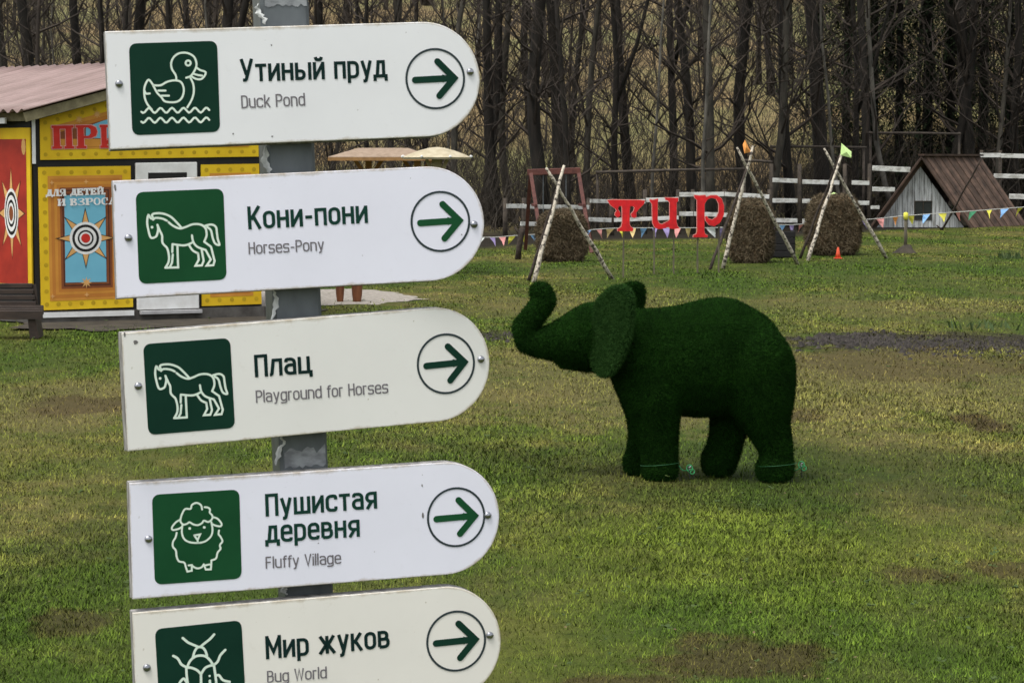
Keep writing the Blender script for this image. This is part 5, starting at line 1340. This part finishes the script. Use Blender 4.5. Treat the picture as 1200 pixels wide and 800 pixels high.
# ================================================================ HUT
def hut():
    Y = 62.5; m = Y / F; X = lambda x: (x - 1064) * m; Z = lambda y: 1.7 + (190 - y) * m
    o = at(1064, 190, Y); t = empty('hut', (o.x, Y, 0), 'small whitewashed plank hut with steep brown roof reaching the grass', 'hut')
    apex = (X(1077), Z(190)); lf = (X(1024), 0.0); rf = (X(1132), 0.0)
    zt = lambda x: (apex[1] * (x - lf[0]) / (apex[0] - lf[0])) if x < apex[0] else (apex[1] * (rf[0] - x) / (rf[0] - apex[0]))
    x = lf[0] + .02; k = 0
    wx0, wx1, wz0, wz1 = X(1073), X(1092), Z(257), Z(236)
    while x < rf[0] - .06:
        w = random.Random(k).uniform(.10, .15); x2 = min(x + w, rf[0] - .02); k += 1
        zz0, zz1 = max(.02, zt(x) - .06), max(.02, zt(x2) - .06)
        def plank(za, zb0, zb1):
            b = MB(); b.add([(x, 0, za), (x2 - .012, 0, za), (x2 - .012, 0, zb1), (x, 0, zb0), (x, .025, za), (x2 - .012, .025, za), (x2 - .012, .025, zb1), (x, .025, zb0)],
                [(0, 1, 2, 3), (5, 4, 7, 6), (0, 4, 5, 1), (1, 5, 6, 2), (2, 6, 7, 3), (3, 7, 4, 0)]); b.build('plank', M['whitewash'], t)
        if x < wx0 - .03 < x2: x2 = wx0 - .012
        if x < wx1 < x2: x2 = wx1 + .012
        if x2 < wx0 or x > wx1 - .01: plank(0, zz0, zz1)
        else: plank(0, wz0, wz0); plank(wz1, max(zz0, wz1 + .02), max(zz1, wz1 + .02))
        x = x2
    D = 2.6; sh = 2.05          # depth and how the roof runs off to the right behind
    b = MB(); b.add([(lf[0], .03, 0), (rf[0], .03, 0), (apex[0], .03, apex[1] - .05)], [(0, 1, 2)]); b.build('inner_wall', M['black'], t)
    b = MB(); b.box((wx0, .01, wz0), (wx1, .02, wz1)); g_ = b.build('window', M['glass_dark'], t)
    for a_, c in (((wx0 - .02, wz0 - .02), (wx1 + .02, wz0)), ((wx0 - .02, wz1), (wx1 + .02, wz1 + .02)), ((wx0 - .02, wz0), (wx0, wz1)), ((wx1, wz0), (wx1 + .02, wz1)), (((wx0 + wx1) / 2 - .008, wz0), ((wx0 + wx1) / 2 + .008, wz1))):
        b = MB(); b.box((a_[0], -.015, a_[1]), (c[0], .009, c[1])); b.build('frame', M['fence_post'], g_)
    # right roof slope: planks running from ridge to eave
    dirv = Vector((sh, D, 0)).normalized(); L = (Vector((sh, D, 0))).length
    rfoot = Vector((X(1136), -.25, -.02)) ; rtop = Vector((apex[0] + .01, -.25, Z(183)))
    lfoot = Vector((X(1018), -.25, -.02)); 
    n = 17
    for side, ft in (('r', rfoot), ('l', lfoot)):
        nrm = (ft - rtop).cross(dirv).normalized()
        if nrm.z < 0: nrm = -nrm
        for k in range(n):
            a0 = L * 1.0 * k / n; a1 = L * 1.0 * (k + 1) / n - .012; lift = nrm * (.012 * (k % 2) + random.uniform(0, .006)); ext = random.uniform(-.02, .03)
            q0, q1 = rtop + dirv * a0, rtop + dirv * a1; f0, f1 = ft + dirv * a0, ft + dirv * a1
            ex_ = (ft - rtop).normalized() * ext; V = [q0, q1, f1 + ex_, f0 + ex_]; V = [v + lift for v in V]; V += [v - nrm * .03 for v in V]
            mesh_obj('roof_plank', V, [(0, 1, 2, 3), (7, 6, 5, 4), (0, 4, 5, 1), (1, 5, 6, 2), (2, 6, 7, 3), (3, 7, 4, 0)], M['roof_wood_pale' if k % 5 in (1, 4) else 'roof_wood'], t)
    b = MB(); b.bar(rtop + Vector((0, -.03, .03)), rtop + dirv * L + Vector((0, 0, .03)), .18, .05); b.build('ridge_cap', M['roof_wood'], t)
    b = MB(); b.bar(rtop + Vector((0, -.02, -.04)), rfoot + Vector((0, -.02, 0)), .04, .13, up=(0, 1, 0)); b.build('barge_board', M['roof_wood'], t)
    b = MB(); b.bar(rtop + Vector((0, -.02, -.04)), lfoot + Vector((0, -.02, 0)), .04, .13, up=(0, 1, 0)); b.build('barge_board', M['roof_wood'], t)
hut()
a_, c = at(1146, 187, 60), gp(1104, 268.5); c.z = -.02; a_.y = 59.6
t = empty('leaning_pole', (c.x, c.y, 0), 'thin dark pole leaning across the hut\'s brown roof', 'pole')
pole(t, Vector((c.x, c.y, 0)), c, a_, .030, .018, M['darkpole'], 'shaft')
b = MB(); b.tube([(0, 0, -.02), (-.15, -.02, .10)], [.03, .015], 6); b.build('side_branch', M['darkpole'], t, smooth=True)

# ================================================================ WHITE RAIL FENCE AND LOG FRAMES
def fence(label, Y0, Y1, x0, x1, rails, posts, ptop):
    Yf = lambda x: Y0 + (Y1 - Y0) * (x - x0) / (x1 - x0); o = at((x0 + x1) / 2, 190, Yf((x0 + x1) / 2)); root = Vector((o.x, o.y, 0))
    t = empty('rail_fence', root, label, 'fence', 'white rail fence sections before the wood')
    for (xa, ya, xb_, yb, th) in rails:
        p0 = at(xa, ya, Yf(xa)) - root; p1 = at(xb_, yb, Yf(xb_)) - root; b = MB()
        b.bar(p0 + Vector((0, -.06, 0)), p1 + Vector((0, -.06, 0)), .03, th * Yf(xa) / F); b.build('rail', M['white_rail'], t, bevel=.004)
    for i, x in enumerate(posts):
        p0 = at(x, 190, Yf(x)) - root; h_ = at(x, ptop, Yf(x)).z; b = MB(); b.tube([(p0.x, p0.y, -.05), (p0.x, p0.y, h_)], [.06, .05], 7); b.build('post', M['fence_post'], t, smooth=True)
fence('low white rail fence section behind the left hay bale and swing stand', 53, 56, 590, 720, [(593, 241.5, 614, 241.5, 5), (614.5, 242, 690, 243, 5), (691, 235.5, 716, 236, 4.5), (610, 262, 632, 262.5, 5), (690, 257, 716, 258, 5)], [592, 614, 652, 690, 717], 232)
fence('white two-rail fence section behind the red letters and middle tripod', 57, 58, 716, 905, [(717, 237, 756, 236, 5), (757, 234.5, 795, 233.5, 5), (796, 228, 848, 227.5, 5), (849, 227.5, 901, 230.5, 5), (796, 250.5, 812, 250.5, 5), (813, 250.5, 852, 252, 5), (717, 258, 795, 255, 4.5), (853, 252.5, 900, 254, 4.5)], [756, 795, 812, 849, 902], 222)
fence('white three-rail fence section between the middle tripod and the hut', 60, 62, 903, 1080, [(905, 211, 934, 212, 5), (940, 213, 983, 214, 5), (998, 214, 1018, 214.5, 5), (905, 235, 934, 235, 5), (940, 235.5, 983, 236.5, 5), (1000, 237.5, 1018, 238, 5), (905, 258, 934, 258.5, 5), (940, 259, 983, 259.5, 5), (1022, 197, 1066, 199, 6), (1022, 221.5, 1048, 222, 5), (1020, 243, 1030, 243, 4)], [904, 937, 990, 1019], 192)
fence('white three-rail fence section right of the hut, highest rails', 67, 67.6, 1146, 1290, [(1148, 182, 1172, 182, 5), (1172.5, 182.5, 1230, 183.5, 5), (1164, 206, 1230, 207.5, 5), (1182, 230, 1230, 231.5, 6)], [1150, 1172, 1231, 1262], 176)
def log_frame(label, Y, posts, bars):
    o = at(posts[0][0], 190, Y); root = Vector((o.x, Y, 0)); t = empty('timber_arch', root, label, 'frame', 'grey log frames behind the fence')
    for x, y in posts:
        p_ = at(x, y, Y) - root; b = MB(); b.tube([(p_.x, 0, -.05), (p_.x + .01, 0, p_.z / 2), (p_.x, 0, p_.z)], [.042, .038, .035], 7); b.build('upright', M['frame_wood'], t, smooth=True)
    for xa, ya, xb_, yb in bars:
        b = MB(); b.tube([at(xa, ya, Y - .08) - root, at((xa + xb_) / 2, (ya + yb) / 2 - .5, Y - .08) - root, at(xb_, yb, Y - .08) - root], [.036, .036, .032], 7); b.build('crossbar', M['frame_wood'], t, smooth=True)
log_frame('tall grey log frame rising above the hut\'s left side', 67.0, [(1020, 154), (1124, 155)], [(1018, 156, 1126, 157)])
log_frame('lower grey log frame behind the right tripod', 64, [(904, 171), (1012, 172)], [(902, 172, 1016, 173)])
log_frame('thin log frame behind the middle tripod and letters', 59, [(700, 200), (872, 188)], [(698, 202, 874, 198), (868, 188, 905, 190)])

# ================================================================ WOOD
def tree_mesh(seed, H, r, fork=False, lowbranch=1.6, dens=1.0, lean=0.0):
    rr = random.Random(seed); n = 12; pts = []; x = y = 0; rad = []
    wx, wy = rr.uniform(0, 6), rr.uniform(0, 6); am = rr.uniform(.10, .42)
    for i in range(n + 1):
        u = i / n; z = H * u
        x = am * math.sin(u * 5 + wx) + .05 * math.sin(u * 17 + wy) + lean * z - am * math.sin(wx); y = am * math.sin(u * 4 + wy) - am * math.sin(wy)
        pts.append(Vector((x, y, z - .1 if i == 0 else z))); f = (1 - u) ** .8 * .9 + .1
        rad.append(r * f * (1.35 if i == 0 else 1))
    TV, TF = tube(pts, rad, 8)
    BV, BF = [], []
    def addb(P, R_, k):
        V, Fa = tube(P, R_, k, False); o = len(BV); BV.extend(V); BF.extend(tuple(j + o for j in f) for f in Fa)
    def branch(p, d, L, r_, lev):
        m = 5 if lev == 0 else 4; P = [p]; q = p.copy(); dd = d.copy()
        for i in range(m - 1):
            dd = (dd + Vector((rr.uniform(-.28, .28), rr.uniform(-.28, .28), rr.uniform(-.10, .30)))).normalized(); q = q + dd * (L / (m - 1)); P.append(q.copy())
        addb(P, [r_ * (1 - .8 * i / (m - 1)) for i in range(m)], 4 if lev < 1 else 3)
        if lev < 2:
            for k in range(rr.randint(3, 5) if lev == 0 else rr.randint(2, 4)):
                u = rr.uniform(.25, 1); i = min(int(u * (m - 1)), m - 2); s_ = P[i].lerp(P[i + 1], u * (m - 1) - i)
                a_ = rr.uniform(0, 6.28); side = Vector((math.cos(a_), math.sin(a_), rr.uniform(-.2, .7))).normalized()
                branch(s_, (dd * .5 + side * .8).normalized(), L * rr.uniform(.35, .6), r_ * .5, lev + 1)
    nb = int(29 * dens)
    for k in range(nb):
        z = lowbranch + (H - lowbranch) * (k + rr.random()) / nb; u = min(z / H, .99); i = min(int(u * n), n - 1); p = pts[i].lerp(pts[i + 1], u * n - i)
        a_ = rr.uniform(0, 6.28); el = rr.uniform(.2, 1.1) + .3 * u
        d = Vector((math.cos(a_) * math.cos(el), math.sin(a_) * math.cos(el), math.sin(el)))
        branch(p, d, rr.uniform(.9, 2.3) * (1.25 - u * .5), min(r * .38, .05) * (1.1 - u * .5), 0)
    if fork:
        z0 = pts[3]; d = Vector((rr.choice((-1, 1)) * .35, .1, 1)).normalized(); P = [z0]
        for i in range(6): P.append(P[-1] + d * 1.6); d = (d + Vector((rr.uniform(-.1, .1), rr.uniform(-.1, .1), .15))).normalized()
        V, Fa = tube(P, [r * .6 * (1 - .13 * i) for i in range(7)], 7); o = len(TV); TV = TV + V; TF = TF + [tuple(j + o for j in f) for f in Fa]
    return (TV, TF), (BV, BF)
TREES = {}
def proto(key, seed, H, r, mat, **kw):
    T, B = tree_mesh(seed, H, r, **kw)
    a = bpy.data.meshes.new('trunk'); a.from_pydata(T[0], [], T[1]); a.materials.append(M[mat])
    b = bpy.data.meshes.new('crown'); b.from_pydata(B[0], [], B[1]); b.materials.append(M['twig'])
    for p in a.polygons: p.use_smooth = True
    TREES[key] = (a, b, r)
for i in range(5): proto(('thick', i), 100 + i, 15, .19, 'bark_dark', lowbranch=1.8, fork=(i == 2))
for i in range(6): proto(('mid', i), 200 + i, 13, .10, 'bark_dark' if i % 3 else 'bark_grey', lowbranch=1.2, fork=(i in (1, 4)), lean=(-.03, .0, .02, .04, -.02, .01)[i], dens=1.1)
for i in range(4): proto(('thin', i), 300 + i, 9, .045, ('bark_grey', 'bark_dark', 'twig', 'bark_dark')[i], lowbranch=.8, lean=(.03, -.05, .06, -.02)[i], dens=1.0)
for i in range(2): proto(('pale', i), 400 + i, 11, .055, 'bark_pale', lowbranch=1.5, lean=(.02, -.03)[i], dens=.8)
def put_tree(key, x, y, scale, rz, label, group, cat='tree', name='bare_tree', sxy=1.0):
    a, b, r = TREES[key]; z = float(hill_z(np.array(x), np.array(y)))
    t = empty(name, (x, y, z - .05), label, cat, group); t.rotation_euler = (0, 0, rz); t.scale = (scale * sxy, scale * sxy, scale)
    link(bpy.data.objects.new('trunk', a), t); link(bpy.data.objects.new('crown', b), t)
    return t
# trees one can tell apart in the first rows: x px, width px, kind, distance, label
FRONT = [
 (10, 9, 'mid', 66, 'bare dark tree at the far left edge above the kiosk\'s pink roof'),
 (38, 15, 'thick', 64, 'thick dark bare trunk above the left part of the kiosk\'s roof'),
 (62, 6, 'thin', 62, 'thin bare sapling between two thick trunks over the kiosk roof'),
 (85, 13, 'thick', 66, 'second thick dark trunk above the kiosk\'s pink roof'),
 (112, 8, 'mid', 63, 'slim bare tree right beside the topmost sign\'s left end'),
 (160, 8, 'mid', 70, 'bare tree whose branches show above the duck sign\'s left half'),
 (200, 7, 'thin', 66, 'thin bare tree above the duck pictogram'),
 (265, 15, 'thick', 63, 'thick dark trunk just left of the sign post above the top sign'),
 (277, 4, 'pale', 61, 'thin pale grey stem between the thick trunk and the sign post'),
 (378, 6, 'thin', 64, 'thin bare tree just right of the sign post top'),
 (437, 6, 'mid', 66, 'bare tree above the middle of the top sign'),
 (505, 7, 'mid', 63, 'dark slim tree rising above the rounded end of the duck sign'),
 (537, 8, 'mid', 60, 'dark trunk seen between the upper two signs by the cream shelter'),
 (568, 12, 'thick', 66, 'dark trunk immediately right of the duck sign\'s round end'),
 (584, 13, 'thick', 63, 'broad dark trunk right of the pony sign, behind the fence end'),
 (597, 9, 'mid', 68, 'slim dark tree left of the maroon swing stand'),
 (639, 16, 'thick', 60, 'thickest straight dark trunk, standing behind the maroon swing stand'),
 (665, 7.5, 'mid', 59, 'slim straight black trunk just right of the thickest one'),
 (689, 8, 'mid', 64, 'slightly bent slim trunk between swing stand and letter т'),
 (720, 8, 'mid', 62, 'slim dark tree directly behind the red letter т'),
 (741, 12, 'thick', 66, 'mossy dark trunk between the letters т and и'),
 (764, 4, 'pale', 60, 'thin pale birch-like stem above the letter и'),
 (787, 10, 'mid', 65, 'dark trunk behind the gap between и and р'),
 (813, 11, 'mid', 62, 'dark leaning trunk above the letter р'),
 (835, 10, 'mid', 60, 'dark trunk right above the curled bowl of the letter р'),
 (826, 4.5, 'pale', 59, 'pale forked grey stem leaning over the letter р'),
 (877, 14, 'thick', 64, 'thick black trunk behind the orange flag'),
 (900, 9, 'mid', 62, 'dark trunk a little right of the orange flag'),
 (928, 11, 'mid', 64, 'dark trunk between the orange and the lime flag'),
 (965, 17, 'thick', 66, 'very thick dark trunk just left of the lime flag'),
 (984, 4, 'pale', 63, 'thin grey stem above the lime flag'),
 (1002, 7, 'mid', 67, 'grey slim trunk right of the lime flag'),
 (1012, 11, 'mid', 70, 'dark forked tree above the tall log frame\'s left upright'),
 (1050, 6, 'pale', 66, 'faint curved pale sapling above the tall log frame'),
 (1107, 10, 'mid', 71, 'dark trunk above the hut\'s roof ridge'),
 (1141, 15, 'thick', 71, 'thick dark trunk right of the hut\'s ridge'),
 (1165, 6, 'thin', 70, 'thin bare stem beside the thick trunk right of the hut'),
 (1186, 10, 'mid', 71, 'dark trunk near the right edge above the white rails'),
 (1204, 8, 'mid', 72, 'bare tree cut by the right edge of the view'),
]
rt = random.Random(5)
for k, (px, w, kind, Y, lab) in enumerate(FRONT):
    n = {'thick': 5, 'mid': 6, 'thin': 4, 'pale': 2}[kind]; key = (kind, k % n); r = TREES[key][2]
    want = w * Y / F / 2 * 1.12; sc_ = want / r
    xw = (px - 600) / F * Y
    sz = min(1.25, max(.75, sc_)); put_tree(key, xw, Y, sz, rt.uniform(0, 6.28), lab, 'bare trees in the first rows of the wood', sxy=sc_ / sz)
cnt = 0
while cnt < 200:
    Y = rt.uniform(66, 150); px = rt.uniform(-260, 1460)
    if px > 930 and rt.random() < .2: continue
    kind = rt.choice(('mid', 'mid', 'thick', 'thin', 'thin', 'pale')); n = {'thick': 5, 'mid': 6, 'thin': 4, 'pale': 2}[kind]
    if kind == 'pale' and rt.random() < .6: continue
    put_tree((kind, rt.randrange(n)), (px - 600) / F * Y, Y, rt.uniform(.7, 1.15), rt.uniform(0, 6.28), 'bare leafless tree standing further back on the leaf-covered slope of the wood', 'bare trees further back in the wood')
    cnt += 1
# dark spruces behind on the right
def spruce_mesh(seed):
    rr = random.Random(seed); H = 13; V = []; Fa = []; rnd = []
    for k in range(95):
        u = k / 95; z = .5 + (H - .8) * u; R0 = 2.3 * (1 - u) ** .85 + .15
        for q in range(6):
            a_ = rr.uniform(0, 6.28); L = R0 * rr.uniform(.6, 1.1)
            for s_ in range(15):
                t_ = (s_ + rr.random()) / 15; px_ = L * t_; pz = z - .32 * L * t_ + .10 * math.sin(t_ * 3); c = Vector((px_ * math.cos(a_), px_ * math.sin(a_), pz)) + Vector((rr.uniform(-.16, .16), rr.uniform(-.16, .16), rr.uniform(-.1, .05)))
                d = Vector((math.cos(a_) + rr.uniform(-.8, .8), math.sin(a_) + rr.uniform(-.8, .8), rr.uniform(-.8, .2))).normalized() * rr.uniform(.12, .3); s2_ = d.cross(Vector((0, 0, 1))).normalized() * .035
                o = len(V); V += [c - s2_, c + s2_, c + d]; Fa.append((o, o + 1, o + 2)); g = rr.random(); rnd += [g] * 3
    return fast_mesh('crown', [tuple(v) for v in V], Fa, M['needle'], dict(rnd=rnd))
SPR = [spruce_mesh(1), spruce_mesh(2)]
V, Fa = tube([(0, 0, -.1), (0, 0, 6), (0, 0, 13)], [.17, .1, .02], 8); STM = bpy.data.meshes.new('trunk'); STM.from_pydata(V, [], Fa); STM.materials.append(M['bark_dark'])
for k, (px, Y, s_) in enumerate(((958, 76, .9), (990, 72, .95), (1022, 78, 1.1), (1052, 73, .95), (1085, 76, 1.1), (1112, 73, 1.0), (1150, 80, 1.1), (1180, 76, .95), (1215, 74, 1.0), (1135, 90, 1.1), (1040, 92, 1.2), (1250, 82, 1.1))):
    x = (px - 600) / F * Y; z = float(hill_z(np.array(x), np.array(Y)))
    t = empty('spruce_tree', (x, Y, z), 'dark dense spruce in the gloomy thicket behind the hut and lime flag', 'tree', 'dark spruces behind the hut'); t.scale = (s_, s_, s_); t.rotation_euler = (0, 0, k * 1.3)
    link(bpy.data.objects.new('crown', SPR[k % 2]), t); link(bpy.data.objects.new('trunk', STM), t)
# undergrowth of bare twigs: nobody could count it
def undergrowth():
    rr = random.Random(77); V = []; Fa = []
    for k in range(9500):
        near = k < 3600
        px = rr.uniform(-150, 1350)
        if near: x0 = (px - 600) / F * 60; Y = max(edge_y(x0) + .6, float(np.interp(px, [560, 720, 900, 1080, 1200], [57, 59.5, 62.5, 66.5, 68.8]))) + rr.uniform(0, 10); h = rr.uniform(.6, 2.8)
        else: Y = 64 + 66 * rr.random() ** 1.2; h = rr.uniform(.8, 4.8)
        if 1000 < px < 1290 and Y < 69.5: continue
        x = (px - 600) / F * Y; z = float(hill_z(np.array(x), np.array(Y))); p = Vector((x, Y, z - .05)); d = Vector((rr.uniform(-.8, .8), rr.uniform(-.5, .5), 1)).normalized(); P = [p]
        for i in range(4): d = (d + Vector((rr.uniform(-.5, .5), rr.uniform(-.4, .4), .05))).normalized(); P.append(P[-1] + d * h / 4)
        r_ = rr.uniform(.005, .015) * (1.2 if Y > 70 else 1)
        def add(P, R_):
            v, f = tube(P, R_, 3, False); o = len(V); V.extend(tuple(q) for q in v); Fa.extend(tuple(j + o for j in g) for g in f)
        add(P, [r_ * (1 - .18 * i) for i in range(5)])
        for q in range(4 if near else 3):
            i = rr.randint(1, 3); dd = (d + Vector((rr.uniform(-1, 1), rr.uniform(-1, 1), rr.uniform(0, .6)))).normalized(); L = h * rr.uniform(.2, .45)
            add([P[i], P[i] + dd * L * .5, P[i] + (dd + Vector((0, 0, .3))).normalized() * L], [r_ * .6, r_ * .45, r_ * .2])
    me = fast_mesh('undergrowth', V, Fa, M['leafmold'])
    o = link(bpy.data.objects.new('undergrowth', me)); tag(o, 'tangle of bare brown twigs and saplings filling the wood behind the fence', 'undergrowth', kind='stuff')
undergrowth()
# dark fallen brush heap right behind the fence line
def tufts():
    rr = random.Random(3)
    for px, py, n, lab in ((1183, 303, 60, 'low tuft of coarse green weeds near the right edge of the lawn'), (1157, 385, 26, 'small upright weeds growing on the charcoal soil strip')):
        p = gp(px, py); V = []; Fa = []
        for k in range(n):
            a_ = rr.uniform(0, 6.28); rad_ = rr.uniform(0, .28 if n > 30 else .35); x, y = rad_ * math.cos(a_) * 1.4, rad_ * math.sin(a_); h = rr.uniform(.06, .16 if n > 30 else .1); w = .012; o = len(V)
            dx, dy = rr.uniform(-.06, .06), rr.uniform(-.06, .06); V += [(x - w, y, 0), (x + w, y, 0), (x + dx * .5 + w * .7, y + dy * .5, h * .6), (x + dx * .5 - w * .7, y + dy * .5, h * .6), (x + dx, y + dy, h)]; Fa += [(o, o + 1, o + 2, o + 3), (o + 3, o + 2, o + 4)]
        ob = mesh_obj('weed_tuft', V, Fa, simple('weed_green', (.06, .095, .03), .8)); ob.location = (p.x, p.y, 0); tag(ob, lab, 'plant')
tufts()
